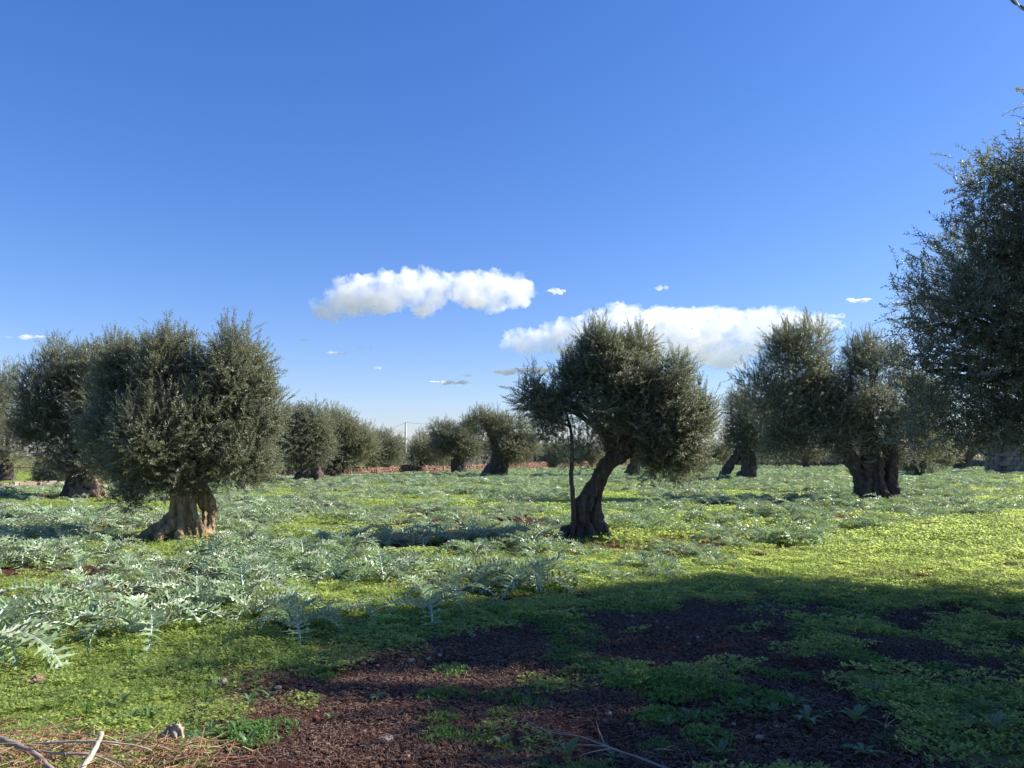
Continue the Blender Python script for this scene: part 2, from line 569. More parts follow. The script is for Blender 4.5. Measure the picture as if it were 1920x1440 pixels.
# ------------------------------------------------------------------ olive sprigs
def leaf_blade(V, Fc, base, d, nrm, L, W, curl=0.15):
    d = d.normalized(); s = d.cross(nrm).normalized(); n = s.cross(d).normalized()
    o = len(V)
    V += [base,
          base + d * L * 0.33 + s * W * 0.5 + n * L * curl * 0.3,
          base + d * L * 0.33 - s * W * 0.5 + n * L * curl * 0.3,
          base + d * L * 0.72 + s * W * 0.38 + n * L * curl * 0.15,
          base + d * L * 0.72 - s * W * 0.38 + n * L * curl * 0.15,
          base + d * L - n * L * curl * 0.35]
    Fc += [(o, o + 1, o + 2), (o + 1, o + 3, o + 4, o + 2), (o + 3, o + 5, o + 4)]

def make_sprig(seed, L=0.30, pairs=13, leaf=0.055, lw=0.0135):
    rnd = random.Random(seed)
    V, Fc = [], []
    bx, by = rnd.uniform(-.25, .25), rnd.uniform(-.25, .25)
    def pos(t):
        return Vector((bx * t * t * L, by * t * t * L, t * L))
    tv, tf = tube([pos(t / 4) for t in range(5)], [0.0028, .0024, .002, .0015, .0008], 3, caps=False)
    V += tv; Fc += tf
    ntw = len(tf)
    for i in range(pairs):
        t = 0.1 + 0.9 * i / (pairs - 1)
        a0 = i * 1.57 + rnd.uniform(-.4, .4)
        for k in (0, 1):
            if rnd.random() < 0.1: continue
            a = a0 + k * math.pi + rnd.uniform(-.4, .4)
            el = rnd.uniform(0.25, 1.05)
            d = Vector((math.cos(a) * math.cos(el), math.sin(a) * math.cos(el), math.sin(el)))
            nr = Vector((-math.cos(a) * math.sin(el), -math.sin(a) * math.sin(el), math.cos(el)))
            nr = (nr + Vector((rnd.uniform(-.5, .5), rnd.uniform(-.5, .5), rnd.uniform(-.5, .5)))).normalized()
            leaf_blade(V, Fc, pos(t), d, nr, leaf * rnd.uniform(.75, 1.15) * (1 - 0.3 * (t > .85)), lw * rnd.uniform(.8, 1.2), rnd.uniform(0, .3))
    me = mesh_of('sprig', V, Fc)
    me.materials.append(M['olive']); me.materials.append(M['bark_dark'])
    mi = [1] * ntw + [0] * (len(Fc) - ntw)
    me.polygons.foreach_set('material_index', mi)
    return me

def sprig_set(mat, seeds, **kw):
    out = []
    for s in seeds:
        me = make_sprig(s, **kw)
        me.materials[0] = mat
        out.append(source('sprig', me))
    return out

SPRIG = scatter_tree(sprig_set(M['olive'], range(1, 6)))
SPRIG_WARM = scatter_tree(sprig_set(M['olive_warm'], range(11, 16)))
SPRIG_NEAR = scatter_tree(sprig_set(M['olive'], range(21, 27), L=0.26, pairs=11, leaf=0.058, lw=0.0125))

def crown_points(lobes, n_clusters, per, spread, rng, surf=0.62, up=0.75, gap=0.0, gseed=0):
    """lobes: (centre, (rx, ry, rz)). Returns points and directions."""
    vol = np.array([l[1][0] * l[1][1] * l[1][2] for l in lobes]) ** 0.7
    vol = vol / vol.sum()
    C = np.array([tuple(l[0]) for l in lobes]); S = np.array([l[1] for l in lobes])
    pts, dirs = [], []
    m = int(n_clusters * 1.9)
    li = rng.choice(len(lobes), m, p=vol)
    d = rng.normal(size=(m, 3)); d /= np.linalg.norm(d, axis=1, keepdims=True)
    r = surf + (1.02 - surf) * rng.random(m) ** 0.6
    c = C[li] + d * S[li] * r[:, None]
    # drop clusters deep inside another lobe
    keep = np.ones(m, bool)
    for k in range(len(lobes)):
        q = np.linalg.norm((c - C[k]) / S[k], axis=1)
        keep &= ~((q < surf * 0.85) & (li != k))
    if gap:
        keep &= noise3(c * 2.2 + 5.1, gseed + 31) > gap
    c, d, li = c[keep][:n_clusters], d[keep][:n_clusters], li[keep][:n_clusters]
    nrm = d / S[li]
    nrm /= np.linalg.norm(nrm, axis=1, keepdims=True)
    out = nrm * 1.0 + np.array([0, 0, up])
    out /= np.linalg.norm(out, axis=1, keepdims=True)
    m = len(c)
    P0 = np.repeat(c, per, 0); O = np.repeat(out, per, 0)
    off = rng.normal(size=(m * per, 3)) * spread * 0.55
    dd = O + rng.normal(size=(m * per, 3)) * 0.45 + off / spread * 0.35
    return P0 + off, dd, c, out

STREAKS = []
for (px, py, hw, hh) in ((870, 1262, 230, 13), (740, 1306, 130, 12), (1000, 1250, 130, 7), (1645, 1230, 62, 9), (1905, 1303, 50, 16), (300, 1325, 340, 32), (560, 1300, 110, 12), (1330, 1160, 60, 8), (1850, 1160, 70, 8)):
    cx_, cy_ = ground_at(px, py)
    STREAKS.append((cx_, cy_, hw / F * cy_, abs(ground_at(px, py - hh)[1] - ground_at(px, py + hh)[1]) / 2))

def lets_sun_through(p):
    """False for leaves that stand between the sun and the sunlit streaks on the ground"""
    k = p[:, 2] / sv.z
    gx_, gy_ = p[:, 0] - sv.x * k, p[:, 1] - sv.y * k
    ok = np.ones(len(p), bool)
    for cx_, cy_, a, b in STREAKS:
        ok &= ((gx_ - cx_) / a) ** 2 + ((gy_ - cy_) / b) ** 2 > 1
    d_ = np.maximum(gy_, .5)
    px, py = 960 + gx_ / d_ * F, HOR + H * F / d_
    rim = np.interp(px, [0, 250, 640, 900, 1100, 1380, 1600, 1920], [1264, 1234, 1164, 1134, 1108, 1074, 1096, 1128])
    ok &= (py > rim) | (noise3(p * 1.7, 88) > .66) | (px > 2000) | (px < -100)
    return ok

def make_crown(parent, lobes, n_clusters, per, spread, size, tree, seed, nv=5, surf=0.62, up=0.75, gap=0.0, shoots=0.25, origin=(0, 0, 0), sun_gaps=False):
    rng = np.random.default_rng(seed)
    p, d, c, out = crown_points(lobes, n_clusters, per, spread, rng, surf, up, gap, seed)
    # upright shoots standing out of the upper surface
    ups = (out[:, 2] > 0.72) & (rng.random(len(c)) < shoots)
    for k in (1, 2, 3):
        q = c[ups] + np.array([0, 0, 1]) * (0.16 * k * size / 1.0) + rng.normal(size=(ups.sum(), 3)) * 0.03
        q = np.repeat(q, 2, 0)
        p = np.vstack([p, q + rng.normal(size=q.shape) * 0.02])
        d = np.vstack([d, np.repeat(out[ups], 2, 0) * 0.3 + np.array([0, 0, 1.2]) + rng.normal(size=q.shape) * 0.18])
    p[:, 2] = np.maximum(p[:, 2], 0.35)
    if sun_gaps:
        k = lets_sun_through(p) & (p[:, 2] > 1.72); p, d = p[k], d[k]
    n = len(p)
    o = scatter('crown', p - np.array(origin), dir_to_euler(d, rng.random(n) * 6.28), size * rng.uniform(0.75, 1.25, n), rng.integers(0, nv, n), tree, parent)
    o['kind'] = 'stuff'
    return o

def lobes_px(D, rows, k=1.0, shrink=0.0):
    s = F / D
    sh = shrink * s
    out = []
    for r in rows:
        px, py, rx, ry = r[:4]
        dd = r[4] if len(r) > 4 else 0.0
        rx, ry = max(rx - sh, rx * .5), max(ry - sh, ry * .5)
        py += sh * .3
        Dd = D + dd
        c = P(px, py, Dd)
        a, b = rx / s * Dd / D, ry / s * Dd / D
        out.append((c, (a * k, (a + b) * 0.5 * 1.05, b * k)))
    return out

def gnarl(me, amp=0.035, freq=5.0, twist=1.6, axis=(0, 0), seed=0):
    co = get_co(me); no = get_no(me)
    x, y, z = co[:, 0] - axis[0], co[:, 1] - axis[1], co[:, 2]
    a = twist * z
    xr = x * np.cos(a) - y * np.sin(a); yr = x * np.sin(a) + y * np.cos(a)
    q = np.stack([xr * freq, yr * freq, z * freq * 0.22], 1)
    n1 = 1 - np.abs(2 * noise3(q, seed) - 1)
    n2 = 1 - np.abs(2 * noise3(q * 2.3 + 9, seed + 5) - 1)
    n3 = fbm(co * 7, 3, seed + 9)
    n4 = 1 - np.abs(2 * noise3(q * 4.6 + 3, seed + 15) - 1)
    disp = (n1 - 0.6) * amp * 1.5 + (n2 - 0.6) * amp * 1.0 + (n4 - .6) * amp * .45 + (n3 - 0.5) * amp * 1.3
    set_co(me, co + no * disp[:, None])
    return me

def trunk_from(D, strands, voxel, amp, name='trunk', twist=1.2, seed=0, origin=None, sub=5, extra=()):
    mb = MB()
    for st in strands:
        pts = []
        for q in st:
            p = P(q[0], q[1], D + q[2])
            pts.append((p.x, p.y, p.z, q[3]))
        sp = spline(pts, sub)
        mb.add(tube([s[:3] for s in sp], [max(s[3], 0.01) for s in sp], 14, wob=0.12, seed=seed))
    for (px, py, dd, r) in extra:
        mb.add(ico(P(px, py, D + dd), r, 2))
    me = remesh(mb, name, voxel, 2)
    ax = P(strands[0][0][0], strands[0][0][1], D)
    gnarl(me, amp, 5.0, twist, (ax.x, ax.y), seed)
    if origin is not None:
        co = get_co(me); co -= np.array(origin); set_co(me, co)
    return me

def limb(parent, pts, rads, origin, mat, seed=0, sides=8):
    sp = spline([(*p, r) for p, r in zip(pts, rads)], 5)
    rnd = random.Random(seed)
    q = [Vector(s[:3]) + Vector((rnd.uniform(-1, 1), rnd.uniform(-1, 1), rnd.uniform(-1, 1))) * s[3] * 0.35 for s in sp]
    v, f = tube([p - Vector(origin) for p in q], [s[3] for s in sp], sides, wob=0.25, seed=seed)
    return obj('branch', mesh_of('branch', v, f, True, [mat]), parent)

def limbs_to(parent, start, lobes, r0, origin, mat, seed=0, count=None, spread=0.2):
    """branches from the trunk head to the crown's lobes, with side branches"""
    rnd = random.Random(seed)
    for i, (c, s) in enumerate(lobes[:count]):
        st = Vector(start) + Vector((rnd.uniform(-spread, spread), rnd.uniform(-spread, spread), rnd.uniform(-.1, .1)))
        end = Vector(c) + Vector((rnd.uniform(-.2, .2) * s[0], rnd.uniform(-.2, .2) * s[1], s[2] * rnd.uniform(.1, .45)))
        mid = st.lerp(end, 0.5) + Vector((rnd.uniform(-.2, .2), rnd.uniform(-.2, .2), 0.12 + rnd.uniform(-.05, .2))) * (end - st).length * 0.5
        limb(parent, [st, mid, end], [r0, r0 * .6, r0 * .2], origin, mat, seed + i)
        for k in range(2):
            e2 = end + Vector((rnd.uniform(-1, 1) * s[0], rnd.uniform(-1, 1) * s[1], rnd.uniform(0.1, 1) * s[2])) * .75
            limb(parent, [mid, mid.lerp(e2, .5) + Vector((0, 0, .08)), e2], [r0 * .38, r0 * .25, r0 * .07], origin, mat, seed + i * 7 + k, 6)

# ------------------------------------------------------------------ ground
def build_ground():
    def axis(lim, fine, n_fine, n_far):
        a = np.linspace(0, fine, n_fine)
        b = fine * (lim / fine) ** (np.arange(1, n_far + 1) / n_far)
        return np.concatenate([a, b])
    ys_f = axis(6000, 18, 300, 110)
    ys = np.concatenate([-np.array([6000, 2000, 600, 200, 60, 20, 8, 4, 2, 1]), ys_f])
    xf = axis(6000, 12, 170, 90)
    xs = np.concatenate([-xf[:0:-1], xf])
    X, Y = np.meshgrid(xs, ys)
    x, y = X.ravel(), Y.ravel()
    z = ground_z(x, y)
    nx, ny = len(xs), len(ys)
    idx = np.arange(nx * ny).reshape(ny, nx)
    q = np.stack([idx[:-1, :-1], idx[:-1, 1:], idx[1:, 1:], idx[1:, :-1]], -1).reshape(-1, 4)
    me = bpy.data.meshes.new('ground')
    me.vertices.add(len(x)); me.vertices.foreach_set('co', np.stack([x, y, z], 1).astype(np.float32).reshape(-1))
    me.loops.add(q.size); me.loops.foreach_set('vertex_index', q.reshape(-1).astype(np.int32))
    me.polygons.add(len(q)); me.polygons.foreach_set('loop_start', np.arange(0, q.size, 4, dtype=np.int32))
    me.polygons.foreach_set('use_smooth', np.ones(len(q), bool))
    me.update(); me.validate()
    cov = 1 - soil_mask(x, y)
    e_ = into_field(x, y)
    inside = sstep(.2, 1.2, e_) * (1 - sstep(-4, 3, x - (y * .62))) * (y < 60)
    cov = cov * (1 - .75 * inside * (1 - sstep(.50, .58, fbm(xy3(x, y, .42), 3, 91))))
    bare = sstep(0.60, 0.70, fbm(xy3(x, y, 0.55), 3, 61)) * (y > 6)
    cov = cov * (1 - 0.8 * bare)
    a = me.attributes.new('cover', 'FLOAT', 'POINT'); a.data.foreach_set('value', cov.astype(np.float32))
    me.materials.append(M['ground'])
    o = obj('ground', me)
    tag(o, 'gently uneven red soil ground reaching to the horizon under weeds', kind='structure')
build_ground()

# ------------------------------------------------------------------ clouds (lumpy bodies of scattering vapour, 2.4 km away)
def cloud_mat(dens, fs):
    m, nt = newmat('cloud_vapour')
    tc = N(nt, 'ShaderNodeTexCoord')
    n1 = N(nt, 'ShaderNodeTexNoise', i_Scale=fs, i_Detail=6, i_Roughness=0.6)
    nt.links.new(tc.outputs['Object'], n1.inputs['Vector'])
    mr = N(nt, 'ShaderNodeMapRange', i_From_Min=0.40, i_From_Max=0.62, i_To_Min=dens * .05, i_To_Max=dens * 1.7)
    nt.links.new(n1.outputs['Fac'], mr.inputs['Value'])
    pv = N(nt, 'ShaderNodeVolumePrincipled')
    pv.inputs['Color'].default_value = (1, 1, 1, 1)
    pv.inputs['Anisotropy'].default_value = 0.0
    nt.links.new(mr.outputs[0], pv.inputs['Density'])
    out = N(nt, 'ShaderNodeOutputMaterial')
    nt.links.new(pv.outputs[0], out.inputs['Volume'])
    m.cycles.volume_sampling = 'MULTIPLE_IMPORTANCE'
    return m

def cloud(rows, label, dens, D=2400.0, seed=0, voxel=4.5, thick=1.0, fluff=1.0):
    rnd = random.Random(seed)
    mb = MB()
    s = F / D
    if max(r[3] for r in rows) < 10:
        rows2 = []
        for (px, py, rx, ry) in rows:
            for k in range(9):
                u = rnd.uniform(-1, 1); f = 1 - abs(u) ** 1.5
                rows2.append((px + u * rx * .8, py + rnd.uniform(-.35, .35) * ry, rx * rnd.uniform(.12, .34), ry * rnd.uniform(.25, .75) * (.35 + .65 * f)))
        rows = [(rows[0][0], rows[0][1], 1, .5)] + rows2
    for (px, py, rx, ry) in rows:
        c = P(px, py, D)
        a, b = rx / s, ry / s
        mb.add(ico(c, 1, 2, (a, (a + b) * .5 * thick, b)))
        for k in range(16):
            th = rnd.uniform(0, 6.28); ph = rnd.uniform(-1, 1)
            q = math.sqrt(1 - ph * ph)
            rr = rnd.uniform(.22, .42) * fluff
            mb.add(ico(c + Vector((math.cos(th) * q * a * .88, math.sin(th) * q * (a + b) * .5 * thick * .88, ph * b * .85)), 1, 1, (a * rr, a * rr, b * rr * 1.2)))
    me = remesh(mb, 'cloud', voxel, 1)
    co = get_co(me); no = get_no(me)
    sz = max(rows, key=lambda r: r[3])[3] / s
    f1 = 2.6 / sz
    d = (fbm(co * f1, 4, seed) - 0.5) * sz * 0.6 + (fbm(co * f1 * 3.7, 4, seed + 4) - 0.5) * sz * 0.45
    co = co + no * d[:, None]
    c0 = P(rows[0][0], rows[0][1], D)
    set_co(me, co - np.array(c0))
    me.materials.append(cloud_mat(dens * (1 if sz > 20 else 6.5), 1.3 / sz if sz > 20 else .02))
    o = obj('cloud', me, None, c0)
    tag(o, label, 'cloud', 'clouds above the olive grove')
    return o

cloud([(625, 580, 42, 20), (665, 556, 55, 34), (720, 545, 60, 38), (790, 545, 55, 40), (850, 535, 35, 22), (905, 545, 65, 36), (960, 545, 45, 26), (700, 570, 60, 20)], 'long puffy white cloud with a notch underneath, highest big one', 0.016, seed=3, thick=.85)
cloud([(1000, 640, 60, 22), (1080, 622, 70, 30), (1160, 612, 80, 34), (1250, 610, 90, 34), (1340, 610, 90, 34), (1430, 612, 90, 30), (1510, 610, 65, 24), (1220, 650, 130, 28), (1340, 665, 80, 26), (1090, 655, 70, 16)], 'widest white cloud bank behind the tops of the leaning olive and the twin-crowned olive', 0.012, seed=5, thick=.75)
cloud([(968, 697, 46, 9), (1010, 692, 45, 9.8)], 'small flat cloud touching the leaning olive crown on its pointed side', 0.02, seed=8, voxel=3)
cloud([(1048, 546, 24, 9)], 'small puff just past the pointed end of the notched cloud', 0.016, seed=9, voxel=2.5)
cloud([(842, 717, 34, 6), (868, 718, 16, 4)], 'thin bright streak of cloud low above the far pale bushes', 0.028, seed=10, voxel=2)
cloud([(878, 703, 20, 4.5)], 'thin cloud strip resting just above the low bright streak', 0.02, seed=11, voxel=2)
cloud([(636, 661, 25, 6)], 'faint oval cloud below the blunt end of the notched cloud', 0.016, seed=12, voxel=2)
cloud([(684, 650, 18, 6)], 'faintest smudge of cloud beside the faint oval one', 0.006, seed=13, voxel=2)
cloud([(709, 689, 11, 5)], 'tiny speck of cloud above the first pale shrub', 0.012, seed=18, voxel=1.5)
cloud([(1572, 592, 22, 7)], 'ragged wisp at the far end of the wide cloud bank', 0.008, seed=19, voxel=2)
cloud([(574, 637, 15, 5)], 'tiny faint cloud over the near olive crown shoulder', 0.012, seed=14, voxel=2)
cloud([(1598, 563, 34, 6)], 'thin cloud streak between the twin-crowned olive and the nearest foliage', 0.02, seed=15, voxel=2)
cloud([(1242, 540, 17, 7)], 'small high wisp of cloud above the wide cloud bank', 0.008, seed=16, voxel=2)
cloud([(50, 632, 45, 5)], 'pale flat wisp of cloud above the edge olive', 0.005, seed=17, voxel=2.5)

# ------------------------------------------------------------------ olive trees near and middle
BIG = 'olive trees of the grove'
def origin_of(px, D):
    p = P(px, HOR, D)
    return Vector((p.x, D, gz(p.x, D)))

def clumpy(lobes, seed, k=5):
    rnd = random.Random(seed)
    out = []
    for c, s in lobes:
        out.append((c, tuple(v * .74 for v in s)))
        for i in range(k):
            th = rnd.uniform(0, 6.28); ph = rnd.uniform(-.6, .95); q = math.sqrt(1 - ph * ph)
            f = rnd.uniform(.32, .5)
            out.append((Vector(c) + Vector((math.cos(th) * q * s[0], math.sin(th) * q * s[1], ph * s[2])) * .78, (s[0] * f, s[1] * f, s[2] * f * 1.15)))
    return out

def hero(label, px, D, strands, rows, voxel, amp, n_cl, per, spread, size, tree, seed, bark='bark', head=None, r0=0.09, extra=(), up=.85, gap=0.23, surf=.62, shoots=.38, nv=5, limbs=None):
    og = origin_of(px, D)
    root = empty('olive_tree', og)
    tag(root, label, 'tree', BIG)
    me = trunk_from(D, strands, voxel, amp, seed=seed, origin=og, extra=extra)
    me.materials.append(M[bark])
    obj('trunk', me, root)
    lobes = lobes_px(D, rows, shrink=.17 * size)
    hd = P(head[0], head[1], D) if head else lobes[0][0]
    limbs_to(root, hd, lobes, r0, og, M['bark_dark'], seed, limbs)
    make_crown(root, clumpy(lobes, seed, 6), int(n_cl * 1.15), per, spread, size, tree, seed, nv=nv, surf=surf, up=up, gap=gap, shoots=shoots, origin=og)
    return root

# near left tree with the hollow, flaring trunk
near_left = hero('broad dark olive with a hollow flaring trunk and foliage hanging near the thistles', 345, 15.3,
    [[(350, 890, 0, .16), (348, 920, 0, .17), (350, 955, -.02, .16), (350, 985, -.02, .18), (350, 1016, 0, .22)],
     [(336, 905, 0, .14), (333, 930, 0, .14), (331, 958, .0, .13), (318, 978, .0, .13), (296, 993, -.05, .12), (272, 1006, -.1, .09), (246, 1020, -.15, .05)],
     [(334, 975, -.15, .10), (318, 990, -.3, .08), (302, 999, -.42, .07), (297, 1018, -.5, .06)],
     [(365, 895, 0, .12), (379, 918, 0, .11), (392, 938, -.02, .085), (398, 958, -.03, .075), (396, 977, -.03, .07), (398, 999, -.05, .07), (410, 1020, -.1, .05)],
     [(358, 920, -.15, .08), (362, 950, -.24, .055), (369, 970, -.28, .05), (377, 988, -.3, .05), (387, 1016, -.35, .06)],
     [(345, 930, -.18, .08), (342, 965, -.25, .06), (336, 1012, -.40, .09)],
     [(385, 990, -.1, .05), (392, 1003, -.2, .05), (400, 1018, -.25, .04)],
     [(372, 905, .28, .10), (384, 960, .34, .07), (386, 1012, .3, .09)],
     [(320, 1003, .1, .10), (335, 1018, .2, .14), (300, 1018, -.1, .08)]],
    [(330, 800, 98, 92, -.3), (235, 712, 52, 60, .2), (318, 680, 50, 70, -.1), (385, 740, 50, 55, .2), (436, 700, 58, 74, 0), (455, 790, 62, 84, 0), (420, 862, 78, 58, -.2), (245, 790, 66, 88, .2), (290, 876, 72, 46, -.2), (352, 888, 60, 34, -.45), (240, 932, 26, 30, 0), (470, 866, 38, 48, .1), (225, 730, 45, 52, .4), (325, 650, 26, 32, 0),  (212, 850, 34, 34, .2), (480, 735, 26, 50, 0)],
    0.022, 0.042, 1250, 15, 0.24, .9, SPRIG, 101, head=(350, 895), r0=.10, limbs=8)

mid_left = hero('olive standing behind the broad dark olive with a tan rocky burl at its foot', 140, 30.0,
    [[(150, 855, 0, .34), (147, 880, 0, .33), (146, 905, 0, .32), (140, 925, 0, .4), (132, 945, 0, .5)],
     [(140, 905, 0, .26), (128, 928, 0, .24), (108, 943, -.2, .16)]],
    [(140, 695, 58, 62), (88, 745, 50, 72), (105, 825, 66, 54), (175, 755, 60, 85), (215, 685, 52, 52, .6), (205, 855, 66, 50), (140, 868, 56, 32), (240, 800, 60, 85, .5), (60, 800, 26, 60)],
    0.05, 0.08, 900, 13, 0.42, 1.3, SPRIG, 102, head=(150, 850), r0=.16, bark='bark_dark', limbs=6)
# burl of roots and soil at its foot
og = mid_left.location
mb = MB(); rnd = random.Random(5)
for k in range(22):
    mb.add(ico(P(165 + rnd.uniform(-24, 24), 934 - abs(rnd.gauss(0, 12)), 29.6 + rnd.uniform(-.3, .3)), rnd.uniform(.14, .3), 1, (1, 1, .8)))
me = remesh(mb, 'root_burl', 0.05, 1); gnarl(me, .12, 4, .2, (og.x, og.y), 8)
set_co(me, get_co(me) - np.array(og)); me.materials.append(M['burl'])
obj('root_burl', me, mid_left)

centre = hero('leaning olive with a slanting split trunk and a rounded airy crown over the thistles', 1105, 15.4,
    [[(1091, 1018, 0, 0.211), (1090, 996, 0, 0.169), (1089, 973, 0, 0.162), (1091, 950, 0, 0.162), (1101, 930, 0, 0.120), (1112, 908, 0, 0.113), (1126, 887, 0, 0.120), (1140, 868, 0, 0.134), (1155, 850, 0, 0.141), (1176, 834, .05, 0.141), (1200, 815, .1, 0.099)],
     [(1128, 1016, 0, 0.127), (1124, 996, 0, 0.106), (1121, 973, 0, 0.092), (1120, 950, 0, 0.077), (1124, 926, 0, 0.063), (1130, 903, 0, 0.056), (1140, 882, 0, 0.070), (1152, 866, 0, 0.099), (1168, 853, 0, 0.120)],
     [(1108, 1016, .15, 0.176), (1107, 980, .15, 0.141), (1108, 950, .1, 0.106), (1114, 925, .05, 0.056)],
     [(1105, 960, -.15, 0.042), (1113, 930, -.13, 0.035), (1124, 900, -.1, 0.028)],
     [(1085, 985, 0, 0.099), (1064, 996, -.1, 0.099), (1044, 1014, -.2, 0.077)],
     [(1125, 980, -.05, 0.070), (1138, 998, -.1, 0.063), (1144, 1016, -.15, 0.056)],
     [(1104, 985, -.2, 0.049), (1110, 1000, -.28, 0.056), (1112, 1016, -.33, 0.056)],
     [(1150, 850, 0, 0.092), (1135, 820, .1, 0.077), (1115, 790, .1, 0.056)]],
    [(1185, 775, 66, 66, .1), (1135, 695, 58, 66, 0), (1195, 700, 62, 66, .2), (1255, 725, 46, 60, 0), (1272, 800, 54, 66, 0), (1235, 838, 62, 42, -.1), (1105, 765, 50, 58, -.2), (1035, 765, 42, 44, 0), (996, 742, 26, 36, 0), (1045, 815, 50, 30, .1), (1092, 842, 44, 24, -.2), (1065, 720, 34, 40, .2), (1292, 862, 32, 34, 0), (1205, 652, 20, 30, 0), (1250, 880, 40, 22, 0), (1010, 800, 30, 30, 0), (1120, 645, 26, 26, 0), (1310, 780, 20, 50, 0)],
    0.022, 0.052, 1050, 13, 0.22, 0.88, SPRIG, 103, head=(1165, 838), r0=.08, gap=.34, extra=[(1166, 857, -.05, 0.134), (1178, 850, 0, 0.106)], bark='bark_dark', shoots=.4, limbs=9)
og = centre.location
st = [(1072, 1012, .06), (1075, 985, .065), (1075, 959, .065), (1073, 917, .06), (1071, 887, .055), (1073, 848, .05), (1070, 805, .04), (1060, 770, .025)]
pts = [P(a, b, 15.15) - og for a, b, c in st]
sp = spline([(*p, s[2]) for p, s in zip(pts, st)], 4)
v, f = tube([s[:3] for s in sp], [s[3] * .78 for s in sp], 10, wob=.3, seed=4)
o = obj('side_stem', mesh_of('side_stem', v, f, True, [M['bark_dark']]), centre)
o['label'] = 'thin upright second stem beside the slanting trunk'

right_mid = hero('twin-crowned olive on a massive fluted trunk, beside the yellow-green weeds', 1638, 28.7,
    [[(1640, 820, 0, 0.296), (1630, 850, 0, 0.312), (1636, 883, 0, 0.312), (1640, 912, 0, 0.359), (1642, 945, 0, 0.589)],
     [(1578, 825, 0, 0.234), (1586, 846, 0, 0.234), (1603, 876, -.1, 0.218), (1615, 909, -.1, 0.218), (1612, 945, -.1, 0.342)],
     [(1668, 770, 0, 0.203), (1672, 800, 0, 0.218), (1671, 850, 0, 0.218), (1670, 899, -.05, 0.218), (1680, 942, -.1, 0.285)],
     [(1650, 860, -.35, 0.109), (1652, 900, -.4, 0.094), (1665, 940, -.5, 0.133)],
     [(1625, 870, -.3, 0.101), (1628, 905, -.38, 0.094), (1625, 942, -.5, 0.133)]],
    [(1505, 745, 62, 48, .2), (1550, 795, 60, 52, .3), (1655, 838, 50, 26, .2), (1500, 675, 62, 62, 0), (1440, 745, 54, 56, 0), (1562, 725, 58, 66, .4), (1650, 690, 58, 66, 0), (1640, 770, 74, 60, -.4), (1520, 800, 78, 56, 0), (1588, 832, 44, 28, -.5), (1478, 825, 50, 40, .2), (1700, 760, 55, 80, 0), (1725, 835, 50, 42, .4), (1480, 640, 26, 28, 0), (1530, 630, 22, 22, 0), (1405, 715, 22, 30, 0)],
    0.045, 0.08, 1150, 13, 0.36, 1.2, SPRIG, 104, head=(1635, 830), r0=.13, bark='bark_dark', gap=.12, limbs=9)

# nearest tree: crown reaches into the picture, trunk stands outside it
ogq = Vector((8.3, 8.6, gz(8.3, 8.6)))
nearq = empty('olive_tree', ogq)
tag(nearq, 'nearest and tallest olive, only its leafy side hanging into the picture', 'tree', BIG)
mb = MB()
for (pts, rd) in (([(8.3, 8.6, -.1), (8.25, 8.6, .5), (8.1, 8.7, 1.2), (7.9, 8.8, 1.9)], [.62, .48, .42, .34]),
                  ([(8.6, 8.4, -.1), (8.5, 8.45, .6), (8.6, 8.3, 1.4), (8.8, 8.1, 2.2)], [.5, .36, .3, .26]),
                  ([(8.1, 9.0, -.1), (8.1, 8.9, .7), (8.3, 9.1, 1.5), (8.4, 9.4, 2.2)], [.45, .34, .3, .24])):
    sp = spline([(*p, r) for p, r in zip(pts, rd)], 5)
    mb.add(tube([s[:3] for s in sp], [s[3] for s in sp], 14, wob=.12))
me = remesh(mb, 'trunk', 0.04, 2); gnarl(me, .06, 5, 1.3, (8.3, 8.6), 44)
set_co(me, get_co(me) - np.array(ogq)); me.materials.append(M['bark'])
obj('trunk', me, nearq)
ql = lobes_px(9.0, shrink=.12, rows=[(1960, 430, 120, 150, 0), (1890, 335, 75, 92, 0), (1915, 290, 50, 60, 0), (1860, 590, 115, 110, 0), (1800, 720, 95, 90, 0), (1920, 700, 120, 120, .3), (1770, 610, 75, 75, 0), (1855, 790, 90, 60, .2), (1845, 470, 90, 80, 0), (1740, 700, 42, 55, .2), (1800, 430, 52, 60, 0), (1835, 360, 42, 50, 0), (1735, 560, 48, 48, 0), (1775, 500, 45, 45, 0), (1700, 640, 30, 40, .1), (2010, 500, 130, 160, .4), (1790, 810, 85, 55, 0), (1890, 835, 90, 55, -.2), (1730, 800, 40, 55, .1), (1950, 800, 80, 80, 0)])
ql = clumpy(ql, 7, 4)
ql += [(Vector((7.6, 9.8, 3.6)), (2.0, 2.0, 1.9)), (Vector((8.7, 8.2, 4.45)), (2.0, 2.2, 1.7)), (Vector((7.6, 7.2, 3.3)), (1.2, 1.2, 1.0)), (Vector((7.4, 5.5, 3.4)), (1.5, 1.2, 1.3)),
       (Vector((9.6, 6.0, 3.6)), (1.9, 1.8, 1.8)), (Vector((10.2, 9.0, 3.6)), (1.7, 2.0, 1.8)), (Vector((7.05, 8.2, 4.95)), (1.2, 1.3, 1.05)), (Vector((8.6, 10.6, 3.4)), (1.8, 1.5, 1.7)), (Vector((6.9, 4.7, 3.0)), (1.0, 1.0, 1.0)), (Vector((8.0, 4.3, 3.2)), (1.6, 1.3, 1.4))]
limbs_to(nearq, (8.2, 8.7, 1.9), ql[0:50:5], .12, ogq, M['bark_dark'], 9)
limbs_to(nearq, (8.4, 8.5, 2.0), ql[-10:], .14, ogq, M['bark_dark'], 59)
make_crown(nearq, ql, 2900, 13, 0.30, 1.0, SPRIG_NEAR, 105, nv=6, surf=.35, up=.7, gap=.26, shoots=.0, origin=ogq, sun_gaps=True)

